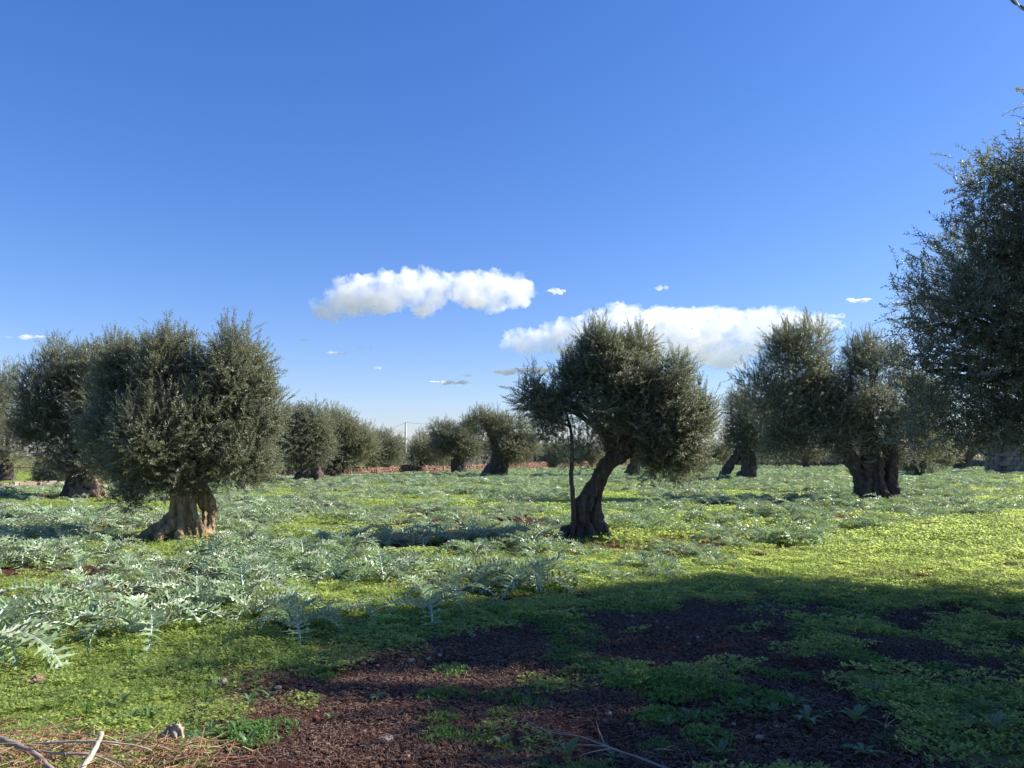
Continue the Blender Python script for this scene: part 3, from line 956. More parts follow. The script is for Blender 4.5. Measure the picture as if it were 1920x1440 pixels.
# ------------------------------------------------------------------ olive trees farther off
def far_tree(label, px, D, rows, trunks, seed, warm=False, n=300, per=8, size=2.0, name='olive_tree', cat='tree', group=BIG, gap=.12, shoots=.05, bark='bark_dark', up=.45):
    og = origin_of(px, D)
    root = empty(name, og)
    tag(root, label, cat, group)
    lobes = lobes_px(D, rows, k=1.12, shrink=.04 * size)
    if trunks:
        me = trunk_from(D, trunks, 0.075, 0.10, seed=seed, origin=og, sub=4)
        me.materials.append(M[bark])
        obj('trunk', me, root)
        t = trunks[0]
        hd = P(t[0][0], t[0][1], D)
        mb = MB(); r = random.Random(seed)
        for i, (c, s) in enumerate(lobes[:5]):
            e = Vector(c) + Vector((0, 0, s[2] * .3)); m = hd.lerp(e, .5) + Vector((r.uniform(-.3, .3), r.uniform(-.3, .3), .2))
            sp = spline([(*hd, .15), (*m, .1), (*e, .03)], 3)
            v, f = tube([Vector(q[:3]) - og for q in sp], [q[3] for q in sp], 6, seed=i)
            obj('branch', mesh_of('branch', v, f, True, [M[bark]]), root)
    make_crown(root, clumpy(lobes, seed, 4), int(n * 1.7), per, 0.13 * size * 1.5, size * .72, SPRIG_WARM if warm else SPRIG, seed, gap=gap, shoots=shoots, origin=og, up=up)
    return root

def stem(px, top, base, r, lean=0, flare=1.5):
    m = (top + base) / 2
    return [(px + lean, top, 0, r), (px + lean * .5, m, 0, r * .9), (px, base - 3, 0, r * 1.15), (px, base + 3, 0, r * flare)]

far_tree('round dark olive on a knotty split trunk before the red stone wall', 577, 47,
         [(548, 815, 38, 42), (560, 790, 34, 26), (592, 800, 26, 34), (540, 848, 36, 30), (585, 845, 32, 34), (600, 830, 22, 28, .5)],
         [stem(575, 858, 903, .42), [(590, 855, 0, .3), (592, 880, 0, .3), (598, 900, 0, .35)], [(570, 885, 0, .3), (558, 905, -.2, .35)]], 201, n=420, per=9, size=2.0)
far_tree('paler rounded olive right behind the knotty dark olive', 636, 60,
         [(630, 800, 34, 32), (665, 815, 32, 32), (640, 845, 48, 34), (685, 845, 18, 30), (612, 850, 22, 24)],
         [stem(636, 865, 893, .42), [(622, 870, 0, .3), (620, 892, 0, .35)]], 202, warm=True, n=380, per=9, size=2.3)
far_tree('small dark tree crouched behind the red wall near the pole', 722, 78,
         [(712, 838, 24, 28), (738, 835, 16, 26), (722, 862, 32, 20), (700, 858, 16, 22)],
         [stem(720, 868, 884, .3)], 203, n=240, per=9, size=2.5)
far_tree('pale rounded shrub behind the wall, first past the pole', 800, 82,
         [(795, 830, 24, 24), (815, 845, 20, 26), (785, 858, 22, 20), (830, 862, 16, 16)],
         [stem(790, 865, 884, .2)], 204, warm=True, n=240, per=8, size=2.3, name='olive_shrub', cat='shrub', gap=.25)
far_tree('compact olive with a straight dark trunk standing in front of the wall', 862, 70,
         [(840, 815, 28, 22), (880, 822, 28, 28), (855, 838, 34, 24), (895, 845, 18, 20), (835, 835, 20, 20)],
         [stem(862, 850, 888, .5), [(850, 862, 0, .25), (856, 888, 0, .4)]], 205, n=340, per=9, size=2.3, gap=.2)
far_tree('tall gnarled olive with three crooked leaning stems by the wall', 925, 60,
         [(900, 788, 26, 16), (938, 800, 34, 24), (970, 812, 28, 28), (945, 835, 38, 26), (985, 838, 20, 24), (965, 850, 26, 18), (880, 795, 12, 12)],
         [[(918, 810, 0, .2), (928, 838, 0, .26), (930, 860, 0, .3), (918, 880, 0, .35), (908, 898, 0, .4)], [(930, 850, 0, .28), (938, 870, 0, .24), (928, 896, 0, .3)], [(945, 845, 0, .22), (948, 868, 0, .22), (944, 895, 0, .3)]], 206, warm=True, n=400, per=9, size=2.1, gap=.22)
far_tree('olive whose pale trunk shows between the leaning trunk and its drooping crown', 1188, 58,
         [(1180, 810, 50, 30), (1210, 840, 34, 22), (1150, 835, 36, 22)],
         [stem(1190, 845, 893, .36), [(1186, 875, 0, .3), (1172, 896, 0, .2)]], 207, n=260, per=8, size=2.2)
far_tree('olive on two stems, one upright and one slanting, left of the twin-crowned one', 1400, 50,
         [(1395, 790, 40, 44), (1430, 800, 46, 44), (1385, 760, 20, 26), (1420, 835, 50, 24), (1450, 830, 34, 26), (1378, 825, 22, 26)],
         [stem(1398, 845, 893, .3), [(1405, 845, 0, .26), (1410, 870, 0, .25), (1410, 898, 0, .3)], [(1396, 838, .3, .3), (1381, 856, .3, .27), (1364, 880, .3, .27), (1352, 903, .3, .3)], [(1398, 885, 0, .3), (1380, 899, 0, .2)]], 208, n=420, per=9, size=2.1)
far_tree('small sparse tree beside the dark wall behind the twin-crowned olive', 1510, 92,
         [(1505, 845, 34, 16), (1530, 850, 20, 14), (1480, 850, 20, 12)],
         [stem(1511, 852, 878, .3)], 209, warm=True, n=180, per=8, size=2.4, gap=.3)
far_tree('grey-stemmed shrub at the edge of the sunlit weeds past the fluted trunk', 1720, 62,
         [(1715, 872, 20, 14), (1735, 878, 12, 10), (1760, 850, 30, 20)],
         [stem(1722, 875, 892, .25)], 210, warm=True, n=170, per=8, size=1.9, name='olive_shrub', cat='shrub', gap=.3)
far_tree('olive with a slanting trunk far behind the hanging foliage', 1800, 88,
         [(1815, 830, 50, 26), (1850, 820, 40, 28), (1780, 835, 34, 20)],
         [[(1828, 840, 0, .4), (1815, 858, 0, .4), (1800, 874, 0, .5), (1796, 884, 0, .5)]], 211, n=260, per=8, size=2.6)
far_tree('olive cut by the picture edge beyond the yellow grass strip', 12, 50,
         [(0, 760, 24, 60), (18, 810, 26, 50), (-40, 780, 50, 70), (12, 860, 34, 22), (-50, 840, 40, 40)],
         [stem(14, 868, 898, .35), [(0, 868, 0, .3), (-6, 898, 0, .4)]], 212, warm=True, n=340, per=9, size=2.1)
far_tree('tangled twiggy grey shrub on the yellow grass strip', 105, 44,
         [(95, 882, 26, 16), (120, 888, 20, 12), (80, 892, 16, 8)], None, 213, warm=True, n=130, per=9, size=1.6, name='shrub', cat='shrub', group=None, gap=.3)
k = 0
for (px, D, top, wd, lab) in ((660, 120, 842, 40, 'low dark tree on the skyline between the paler olive and the small dark tree'),
                      (1040, 105, 835, 50, 'dark olive far behind the thin second stem'),
                      (1345, 120, 832, 34, 'low dark round tree on the skyline in the sky gap'),
                      (1600, 125, 838, 60, 'far olive glimpsed under the twin-crowned olive'),
                      (1090, 120, 838, 46, 'distant olive crown just past the thin second stem'),
                      (745, 125, 838, 44, 'hazy far olive showing just before the pole'), (832, 118, 836, 48, 'far olive between the pale shrub and the compact olive'), (905, 122, 838, 50, 'far olive peeping between the compact and three-stemmed olives'), (1000, 118, 836, 46, 'far olive beyond the pointed side of the leaning crown'),
                      (-90, 70, 800, 90, 'far olive outside the grass strip'),
                      (2010, 70, 770, 110, 'olive beyond the stone hut')):
    if px < 0 or px > 1920: continue
    far_tree(lab, px, D, [(px, (top + 862) / 2, wd * .6, (862 - top) / 2), (px + wd * .35, (top + 868) / 2, wd * .45, (862 - top) / 2.4), (px - wd * .4, (top + 872) / 2, wd * .4, (862 - top) / 2.6)],
             [stem(px, 860, 855 + 2380 / D, .3)], 220 + k, warm=k % 2 == 0, n=160, per=8, size=3.0)
    k += 1

# the far grove that reads as one mass on the skyline
rng = np.random.default_rng(5)
lob = []
for i in range(150):
    a = rng.uniform(-0.85, 0.85); D = rng.uniform(150, 330)
    hgt = rng.uniform(2.4, 4.6)
    lob.append((Vector((D * math.tan(a), D, hgt * .55)), (rng.uniform(3, 7), 3, hgt * .45)))
o = make_crown(None, lob, 4200, 5, 1.3, 5.0, SPRIG, 300, shoots=0)
o.name = 'distant_treeline'
tag(o, 'low dark line of far off olive trees along the horizon', kind='stuff')

# ------------------------------------------------------------------ drystone walls
def block(rnd, c, sx, sy, sz, ang):
    v = []
    ca, sa = math.cos(ang), math.sin(ang)
    for dx in (-1, 1):
        for dy in (-1, 1):
            for dz in (-1, 1):
                x, y, z = dx * sx * rnd.uniform(.7, 1), dy * sy * rnd.uniform(.7, 1), dz * sz * rnd.uniform(.7, 1)
                v.append(Vector((c[0] + x * ca - y * sa, c[1] + x * sa + y * ca, c[2] + z)))
    f = [(0, 1, 3, 2), (4, 6, 7, 5), (0, 4, 5, 1), (2, 3, 7, 6), (0, 2, 6, 4), (1, 5, 7, 3)]
    return v, f

def stone_wall(name, label, line, hgt, mat, sz=.22, seed=0, thick=.35, cat='wall'):
    rnd = random.Random(seed)
    pts = [np.array(p, float) for p in line]
    root = empty(name, (pts[0][0], pts[0][1], 0))
    tag(root, label, cat)
    mb = MB()
    for a, b in zip(pts, pts[1:]):
        L = np.linalg.norm(b - a); ang = math.atan2(b[1] - a[1], b[0] - a[0])
        nrm = np.array([math.sin(ang), -math.cos(ang)])
        s = 0
        ncol = max(1, int(L / (sz * .9)))
        rows = max(2, int(hgt / (sz * .62)))
        for i in range(ncol):
            p = a + (b - a) * (i + .5) / ncol
            hh = hgt * (0.88 + .24 * rnd.random())
            g = gz(p[0], p[1])
            for r_ in range(rows):
                z = g - .1 + (hh + .1) * (r_ + .5) / rows
                for side in (-1, 1):
                    q = p + nrm * side * thick * .5 * (1 - .25 * r_ / rows)
                    k = rnd.uniform(.75, 1.25)
                    jx = rnd.uniform(-.4, .4) * sz
                    mb.add(block(rnd, (q[0] + math.cos(ang) * jx - pts[0][0], q[1] + math.sin(ang) * jx - pts[0][1], z + rnd.uniform(-.03, .03)), sz * .55 * k, thick * .38, hh / rows * .55, ang + rnd.uniform(-.2, .2)))
    o = obj('stone', mb.mesh('stone', False, [mat]), root)
    o['kind'] = 'stuff'
    return root

def W(px, py):
    return ground_at(px, py)
stone_wall('drystone_wall', 'low tumbled row of pale pinkish stones along the yellow grass strip', [W(-120, 921), W(0, 919), W(120, 915), W(215, 911)], .36, M['stone_pale'], .3, 1)
stone_wall('drystone_wall', 'red earth-stained drystone wall running past the pole behind the thistles', [W(520, 897), W(640, 896), W(760, 890), W(860, 886), W(960, 881), W(1080, 876), W(1200, 872)], .76, M['stone'], .30, 2)
stone_wall('drystone_wall', 'dark low drystone wall behind the two-stemmed olive', [W(1200, 873), W(1340, 874), W(1480, 874), W(1620, 874)], .75, M['stone'], .36, 3)
stone_wall('drystone_wall', 'higher grey terrace wall on the skyline side of the dark low wall', [W(1250, 869), W(1400, 869), W(1560, 869), W(1680, 870)], 1.9, M['stone_grey'], .5, 4)
stone_wall('drystone_wall', 'grey wall with loose coping stones at the sunlit weeds behind the hanging foliage', [W(1690, 876), W(1760, 875), W(1850, 877), W(1935, 882)], 1.0, M['stone_grey'], .32, 5)
stone_wall('drystone_wall', 'grey terrace wall at the foot of the concrete pole', [(-14.5, 92), (-9, 95), (-2, 98)], 2.0, M['stone_grey'], .45, 6)
stone_wall('drystone_wall', 'pale terrace wall glimpsed behind the gnarled leaning stems', [(-6, 150), (4, 153), (20, 160)], 1.9, M['stone_grey'], .32, 7)

# squat stone hut / wall end at the far right, behind the hanging foliage
hx, hy = ground_at(1876, 891)
root = empty('stone_hut', (hx, hy, 0))
tag(root, 'grey block-built stone hut half hidden by the hanging foliage', 'hut')
rnd = random.Random(12)
proto = []
for k in range(4):
    v, f = block(rnd, (0, 0, 0), .5, .5, .5, 0)
    proto.append(mesh_of('stone', v, f, False, [M['stone_grey']]))
hid = 0
for r_ in range(9):
    for c_ in range(7):
        o = bpy.data.objects.new('stone', proto[rnd.randrange(4)])
        hid += 1
        if hid > 290: break
        wdt = .62
        o.location = (.05 + r_ * .045 + (c_ + (.5 if r_ % 2 else .0)) * wdt + .3, 0.05 * rnd.random() + r_ * .03, .19 + r_ * .4)
        o.scale = (wdt * 1.08, .7, .46)
        link(o, root)
    for c_ in range(3):
        o = bpy.data.objects.new('stone', proto[rnd.randrange(4)])
        o.location = (r_ * .045 + .3, .75 + c_ * .66, .19 + r_ * .4)
        o.rotation_euler = (0, 0, R(90)); o.scale = (.7, .6, .46)
        link(o, root)
v, f = block(random.Random(3), (2.6, 1.3, 1.8), 2.25, .95, 2.1, 0)
obj('core_wall', mesh_of('core_wall', v, f, False, [M['stone_grey']]), root)

# ------------------------------------------------------------------ pole and wires
pp = P(760, 862, 100.0)
pz = P(760, 793.5, 100.0)
root = empty('utility_pole', (pp.x, 100, 0))
tag(root, 'slim pale concrete pole carrying one thin wire above the bushes', 'pole')
v, f = tube([(0, 0, -.1), (0, 0, 2.5), (0, 0, pz.z)], [.17, .15, .11], 12)
obj('shaft', mesh_of('shaft', v, f, True, [M['pole']]), root)
v, f = tube([(-.05, 0, pz.z - .05), (-.05, 0, pz.z + .12)], [.06, .05], 8)
obj('insulator', mesh_of('insulator', v, f, True, [M['cable']]), root)
def wire(a, b, sag, label, r=.014, n=24):
    a, b = Vector(a), Vector(b)
    pts = []
    for i in range(n + 1):
        t = i / n
        p = a.lerp(b, t); p.z -= sag * 4 * t * (1 - t)
        pts.append(p - a)
    v, f = tube(pts, [r] * (n + 1), 6)
    o = obj('overhead_wire', mesh_of('overhead_wire', v, f, True, [M['cable']]), None, a)
    tag(o, label, 'wire')
top = Vector((pp.x, 100, pz.z + .08))
wire(top, P(600, 836, 125), .6, 'thin wire sloping down from the pole top towards the paler olive')
wire(top, P(1560, 812, 130), .9, 'thin nearly level wire from the pole top across the sky gap')
# thick twisted cable crossing the top corner
ca, cb = P(1850, -35, 6.0), P(2300, 300, 5.0)
cu = (cb - ca).normalized()
ca2 = ca - cu * 14
cb = cb + cu * 9
d = (cb - ca2)
ln = d.length; dn = d.normalized(); s1 = dn.cross(Vector((0, 0, 1))).normalized(); s2 = dn.cross(s1)
root = empty('twisted_cable', ca2)
tag(root, 'thick twisted pair cable crossing the top corner of the sky', 'cable')
for j, mt in ((0, 'cable'), (1, 'cable_pale')):
    pts = []
    nn = int(ln * 60)
    for i in range(nn):
        t = i / (nn - 1); a = t * ln / .17 * 2 * math.pi + j * math.pi
        pts.append(dn * (t * ln) + (s1 * math.cos(a) + s2 * math.sin(a)) * .007 - Vector((0, 0, 0)))
    v, f = tube(pts, [.0072] * nn, 6)
    obj('strand', mesh_of('strand', v, f, True, [M[mt]]), root)

# ------------------------------------------------------------------ wild artichoke (cardoon) plants
def cardoon_leaf(seed, L=0.90, Wd=0.185, pairs=15):
    """arching midrib with deeply cut, toothed lobes; root at the origin, grows along +X and up"""
    rnd = random.Random(seed)
    V, Fc = [], []
    bend = rnd.uniform(1.1, 1.9); rise = rnd.uniform(1.0, 1.35); side = rnd.uniform(-.2, .2)
    pts = []
    a = rise; p = Vector((0, 0, 0)); n = 14
    for i in range(n + 1):
        pts.append(p.copy())
        a2 = a - (i / n) ** 1.25 * (rise + bend * .75)
        p = p + Vector((math.cos(a2), side * i / n, math.sin(a2))) * (L / n)
    def frame(t):
        x = t * n; i = min(int(x), n - 1); fr = x - i
        q = pts[i].lerp(pts[i + 1], fr); d = (pts[i + 1] - pts[i]).normalized()
        s = d.cross(Vector((0, 0, 1))).normalized(); u = s.cross(d).normalized()
        return q, d, s, u
    for i in range(n + 1):
        q, d, s, u = frame(i / n * .999)
        wm = .015 * (1 - i / n) + .004
        V += [q + s * wm, q + u * wm * .7, q - s * wm]
    for i in range(n):
        b = i * 3
        Fc += [(b, b + 1, b + 4, b + 3), (b + 1, b + 2, b + 5, b + 4)]
    fold0 = rnd.uniform(.25, .6)
    for k in range(pairs):
        t = .14 + .84 * (k + .3) / pairs
        env = math.sin(math.pi * min(1, (t * 1.02) ** .85)) ** .6 if t < .97 else .15
        wl = Wd * max(env, .22) * rnd.uniform(.8, 1.2)
        for sg in (1, -1):
            q, d, s, u = frame(min(.995, t + rnd.uniform(-.015, .015)))
            fold = fold0 + rnd.uniform(-.12, .18)
            out = (s * sg * math.cos(fold) + u * math.sin(fold) + d * rnd.uniform(.25, .6)).normalized()
            bw = L / pairs * .24
            tw = rnd.uniform(-.35, .35)
            nrm = out.cross(d * sg).normalized()
            e = (d + nrm * tw).normalized()
            droop = Vector((0, 0, -1)) * wl * rnd.uniform(.0, .35)
            o = len(V)
            V += [q - e * bw, q + e * bw,
                  q + out * wl * .40 - e * bw * .55, q + out * wl * .38 + e * bw * .6,
                  q + out * wl * .58 - e * bw * 1.45 + nrm * wl * .06, q + out * wl * .68 + e * bw * 1.35 + nrm * wl * .08,
                  q + out * wl * .66 - e * bw * .35 + droop * .4, q + out * wl * .64 + e * bw * .35 + droop * .4, q + out * wl * 1.1 + droop,
                  q + out * wl * .22 + e * bw * 1.5 + nrm * wl * .1]
            fs = [(0, 1, 3, 2), (2, 3, 7, 6), (2, 6, 4), (3, 5, 7), (6, 7, 8), (1, 9, 3)]
            for fc in fs:
                fc = tuple(o + i for i in fc)
                Fc.append(fc if sg > 0 else fc[::-1])
    q, d, s, u = frame(.93)
    o = len(V)
    V += [q + s * .02, q - s * .02, q + d * .10]
    Fc.append((o, o + 1, o + 2))
    me = mesh_of('leaf', V, Fc, False, [M['cardoon'], M['midrib']])
    me.polygons.foreach_set('material_index', [1] * (2 * n) + [0] * (len(Fc) - 2 * n))
    return me

LEAVES = [cardoon_leaf(s) for s in range(40, 48)]
def check_up(me):
    # make the mean normal point up so the green side is on top
    n = np.empty(len(me.polygons) * 3); me.polygons.foreach_get('normal', n)
    if n.reshape(-1, 3)[:, 2].mean() < 0:
        me.flip_normals()
for m_ in LEAVES: check_up(m_)

def plant_layout(rnd, n):
    out = []
    a0 = rnd.uniform(0, 6.28)
    for i in range(n):
        inner = i / n
        az = a0 + i * 2.4 + rnd.uniform(-.3, .3)
        out.append((rnd.randrange(len(LEAVES)), az, -(.55 * (1 - inner)) + rnd.uniform(-.12, .12) - .1 * 0, rnd.uniform(.7, 1.1) * (1 - .25 * inner), rnd.uniform(-.3, .3)))
    return out

def leaf_matrix(l):
    li, az, pitch, s, roll = l
    return Matrix.Rotation(az, 4, 'Z') @ Matrix.Rotation(pitch * -1.0, 4, 'Y') @ Matrix.Rotation(roll, 4, 'X') @ Matrix.Scale(s, 4)

def joined_plant(seed):
    rnd = random.Random(seed)
    mb = MB(); mi = []
    for l in plant_layout(rnd, 9):
        me = LEAVES[l[0]]; mt = leaf_matrix(l)
        mi += [p.material_index for p in me.polygons]
        mb.add(([mt @ v.co for v in me.vertices], [tuple(p.vertices) for p in me.polygons]))
    me = mb.mesh('cardoon', False, [M['cardoon'], M['midrib']])
    me.polygons.foreach_set('material_index', mi)
    return me

# positions: jittered grid over the field, thinned into clumps
pos = []
rng = np.random.default_rng(77)
cell = .80
gx = np.arange(-75, 95, cell); gy = np.arange(4.5, 118, cell)
GX, GY = np.meshgrid(gx, gy)
x = GX.ravel() + rng.uniform(-.42, .42, GX.size); y = GY.ravel() + rng.uniform(-.42, .42, GX.size)
inview = (np.abs(x) < y * .72 + 2.5)
e = into_field(x, y)
keep = inview & (e > -0.05 + .5 * (fbm(xy3(x, y, .8), 2, 19) - .5))
wy = np.interp(x, [-40, -25, -21.6, -18, -13, -9.4, 0, 20, 30, 60, 100], [38, 37, 41, 58, 57, 66, 86, 108, 108, 95, 62])
keep &= y < wy - .6
patch = fbm(xy3(x, y, .42), 3, 91)
thin = sstep(.53, .61, patch) * sstep(.3, 1.2, e)                       # open patches of low weeds
rgt = sstep(-2, 4, x - (y * .62))                    # fewer plants towards the right edge of the field
keep &= rng.random(len(x)) > np.clip(thin * .85 + rgt * .55, 0, .96)
trunks = [(p.x, D) for p, D in ((P(345, 900, 15.3), 15.3), (P(1105, 900, 15.4), 15.4), (P(1642, 900, 28.7), 28.7), (P(140, 900, 30), 30))]
for tx, ty in trunks:
    keep &= (np.hypot((x - tx), (y - ty + .3) * .8) > 1.05)
clump = fbm(xy3(x, y, .75), 2, 207)
keep &= rng.random(len(x)) > .55 * sstep(.50, .36, clump) * sstep(.4, 1.2, e)
x, y, clump = x[keep], y[keep], clump[keep]
dist = np.hypot(x, y)
order = np.argsort(dist)
x, y, dist, clump = x[order], y[order], dist[order], clump[order]
grow = .70 + .46 * sstep(.38, .64, clump)
vis = np.abs(x) < y * .69
idx_ind = [i for i in range(len(x)) if vis[i]][:290]
idx_set = set(idx_ind)
prnd = random.Random(99)
GC = 'wild artichoke plants carpeting the grove'
for c_, i in enumerate(idx_ind):
    px = 960 + x[i] / y[i] * F
    s = prnd.uniform(.85, 1.2) * float(grow[i])
    root = empty('cardoon', (float(x[i]), float(y[i]), gz(x[i], y[i])), prnd.uniform(0, 6.28))
    root.scale = (s, s, s)
    ef = float(into_field(x[i], y[i]))
    ds = [math.hypot(x[i] - tx, y[i] - ty) for tx, ty in trunks[:2]]
    size_w = 'small' if s < 1.0 else 'middling' if s < 1.18 else 'large sprawling'
    land = [(90, 'beside the broad olive shadow'), (230, 'below the tan rocky burl'), (330, 'below the hollow trunk root'), (430, 'straight below the hollow trunk'), (540, 'just past the hollow trunk'),
            (650, 'below the knotty dark olive'), (760, 'below the concrete pole'), (860, 'below the compact olive'), (960, 'below the three-stemmed olive'), (1050, 'just before the thin second stem'),
            (1150, 'by the slanting trunk'), (1290, 'under the drooping crown side'), (1420, 'below the two-stemmed olive'), (1560, 'before the twin-crowned olive'), (9999, 'past the fluted trunk')]
    lm = next(t for lim, t in land if px < lim)
    band = 'at the very front edge' if ef < .8 else 'in the second rank' if ef < 1.8 else 'in the middle of the thistles' if ef < 3.4 else 'well back in the thistles' if ef < 5.5 else 'deep in the thistles'
    lab = '%s wild artichoke %s, %s' % (size_w, band, lm)
    tag(root, lab, 'plant', GC)
    for l in plant_layout(prnd, prnd.randint(8, 11)):
        o = bpy.data.objects.new('leaf', LEAVES[l[0]])
        o.matrix_local = leaf_matrix(l)
        link(o, root)
rest = np.array([i for i in range(len(x)) if i not in idx_set])
CARD = scatter_tree([source('cardoon_plant', joined_plant(s)) for s in range(60, 66)])
n = len(rest)
rot = np.zeros((n, 3)); rot[:, 2] = rng.random(n) * 6.28; rot[:, :2] = rng.normal(size=(n, 2)) * .06
o = scatter('cardoon_field', np.stack([x[rest], y[rest], ground_z(x[rest], y[rest])], 1), rot, rng.uniform(.8, 1.25, n) * grow[rest], rng.integers(0, 6, n), CARD)
tag(o, 'carpet of silvery wild artichokes spreading far across the grove', kind='stuff')

# ------------------------------------------------------------------ low weeds
def weed_patch(seed, rad, n, leaf, hmin, hmax, mat, feathery=False):
    rnd = random.Random(seed)
    V, Fc = [], []
    for i in range(n):
        r = rad * math.sqrt(rnd.random()); a = rnd.uniform(0, 6.28)
        edge = 1 - (r / rad) ** 2 * .7
        b = Vector((r * math.cos(a), r * math.sin(a), rnd.uniform(hmin, hmax) * edge))
        k = 3 if not feathery else 5
        a0 = rnd.uniform(0, 6.28)
        for j in range(k):
            az = a0 + j * 6.28 / k + rnd.uniform(-.3, .3); el = rnd.uniform(-.1, .7) if not feathery else rnd.uniform(.1, 1.1)
            d = Vector((math.cos(az) * math.cos(el), math.sin(az) * math.cos(el), math.sin(el)))
            s = Vector((-math.sin(az), math.cos(az), rnd.uniform(-.4, .4))).normalized()
            L = leaf * rnd.uniform(.6, 1.2); w_ = L * (.42 if not feathery else .16)
            o = len(V)
            V += [b, b + d * L * .55 + s * w_, b + d * L, b + d * L * .55 - s * w_]
            Fc.append((o, o + 3, o + 2, o + 1)) if False else Fc.append((o, o + 1, o + 2, o + 3))
    me = mesh_of('weed_patch', V, Fc, False, [mat])
    return me

WEED_N = scatter_tree([source('weed_patch', weed_patch(s, .17, 95, .019, .005, .045, M['weed'])) for s in range(3)])
WEED_D = scatter_tree([source('weed_patch', weed_patch(s + 10, .15, 80, .028, .005, .05, M['weed_dark'], True)) for s in range(3)])
WEED_F = scatter_tree([source('weed_patch', weed_patch(s + 20, .55, 260, .045, .01, .10, M['weed'])) for s in range(3)])

def scatter_ground(name, label, rng, n, xr, yr, keepf, size, nv, tree, tilt=.06, up=0.0, squash=None):
    # sample with density falling off with distance (uniform in y)
    y = rng.uniform(yr[0], yr[1], n)
    x = rng.uniform(-1, 1, n) * (y * .72 + 1.0)
    wide = rng.random(n) < .22
    x = np.where(wide, np.sign(x) * (y * .72 + 1.0 + rng.random(n) * 5.0), x)
    if xr: x = rng.uniform(xr[0], xr[1], n)
    k = keepf(x, y)
    k = rng.random(n) < k
    x, y = x[k], y[k]
    z = ground_z(x, y) + up
    m = len(x)
    rot = rng.normal(size=(m, 3)) * tilt; rot[:, 2] = rng.random(m) * 6.28
    o = scatter(name, np.stack([x, y, z], 1), rot, rng.uniform(size[0], size[1], m), rng.integers(0, nv, m), tree)
    tag(o, label, kind='stuff')
    return o

def bare_f(x, y):
    return sstep(0.60, 0.70, fbm(xy3(x, y, 0.55), 3, 61)) * (y > 6)

def wn(x, y):
    green = 1 - soil_mask(x, y)
    dens = np.clip((fbm(xy3(x, y, 1.3), 2, 15) - .22) * 2.2, 0, 1)
    wgt = np.clip((y * .72 + 1) / 12, 0, 1)
    closed = sstep(.2, 1.0, into_field(x, y)) * (1 - sstep(.50, .58, fbm(xy3(x, y, .42), 3, 91))) * (1 - sstep(-4, 3, x - (y * .62)))
    return green * (1 - .7 * closed) * (1 - .85 * bare_f(x, y)) * (.35 + .65 * dens) * wgt
scatter_ground('low_weeds', 'dense bright green clover-like weeds in front of the thistles', np.random.default_rng(1), 34000, None, (3.4, 15), wn, (.6, 1.45), 3, WEED_N, tilt=.16)
def wd(x, y):
    patch = sstep(.57, .64, fbm(xy3(x, y, 1.9), 3, 177))
    return patch * np.clip((y * .72 + 1) / 9, 0, 1) * (x > -2.6) * (y < 10)
scatter_ground('feathery_weeds', 'dark feathery green weed cushions scattered on the shaded soil', np.random.default_rng(2), 5200, None, (3.4, 10), wd, (.5, 1.15), 3, WEED_D)
def wf(x, y):
    e = into_field(x, y)
    inside = sstep(.2, 1.2, e) * (1 - sstep(-4, 3, x - (y * .62)))
    closed = 1 - sstep(.50, .58, fbm(xy3(x, y, .42), 3, 91))
    return (1 - .9 * bare_f(x, y)) * (1 - .75 * inside * closed) * np.clip((y * .72 + 1) / 50, 0, 1)
scatter_ground('field_weeds', 'yellow-green low weeds filling the gaps across the far field', np.random.default_rng(3), 26000, None, (13, 75), wf, (.7, 1.4), 3, WEED_F)

def tuft(seed):
    rnd = random.Random(seed)
    V, Fc = [], []
    for i in range(26):
        a = rnd.uniform(0, 6.28); r = rnd.uniform(0, .03)
        b = Vector((r * math.cos(a), r * math.sin(a), 0)); L = rnd.uniform(.05, .15)
        lean = Vector((math.cos(a), math.sin(a), 0)) * rnd.uniform(.1, .7); s_ = Vector((-math.sin(a), math.cos(a), 0)) * rnd.uniform(.0016, .003)
        p1 = b + (Vector((0, 0, 1)) + lean * .5).normalized() * L * .6; p2 = p1 + (Vector((0, 0, .6)) + lean * 1.4).normalized() * L * .4
        o = len(V); V += [b - s_, b + s_, p1 + s_ * .8, p1 - s_ * .8, p2]
        Fc += [(o, o + 1, o + 2, o + 3), (o + 3, o + 2, o + 4)]
    return mesh_of('tuft', V, Fc, False, [M['weed_dark' if seed % 2 else 'weed']])
TUFT = scatter_tree([source('tuft', tuft(s)) for s in range(4)])
def tf(x, y):
    return (1 - soil_mask(x, y)) * np.clip((y * .72 + 1) / 12, 0, 1) * sstep(.42, .62, fbm(xy3(x, y, 1.1), 2, 145))
scatter_ground('grass', 'thin upright grass tufts sprinkled through the low weeds', np.random.default_rng(12), 3600, None, (3.4, 16), tf, (.6, 1.3), 4, TUFT)

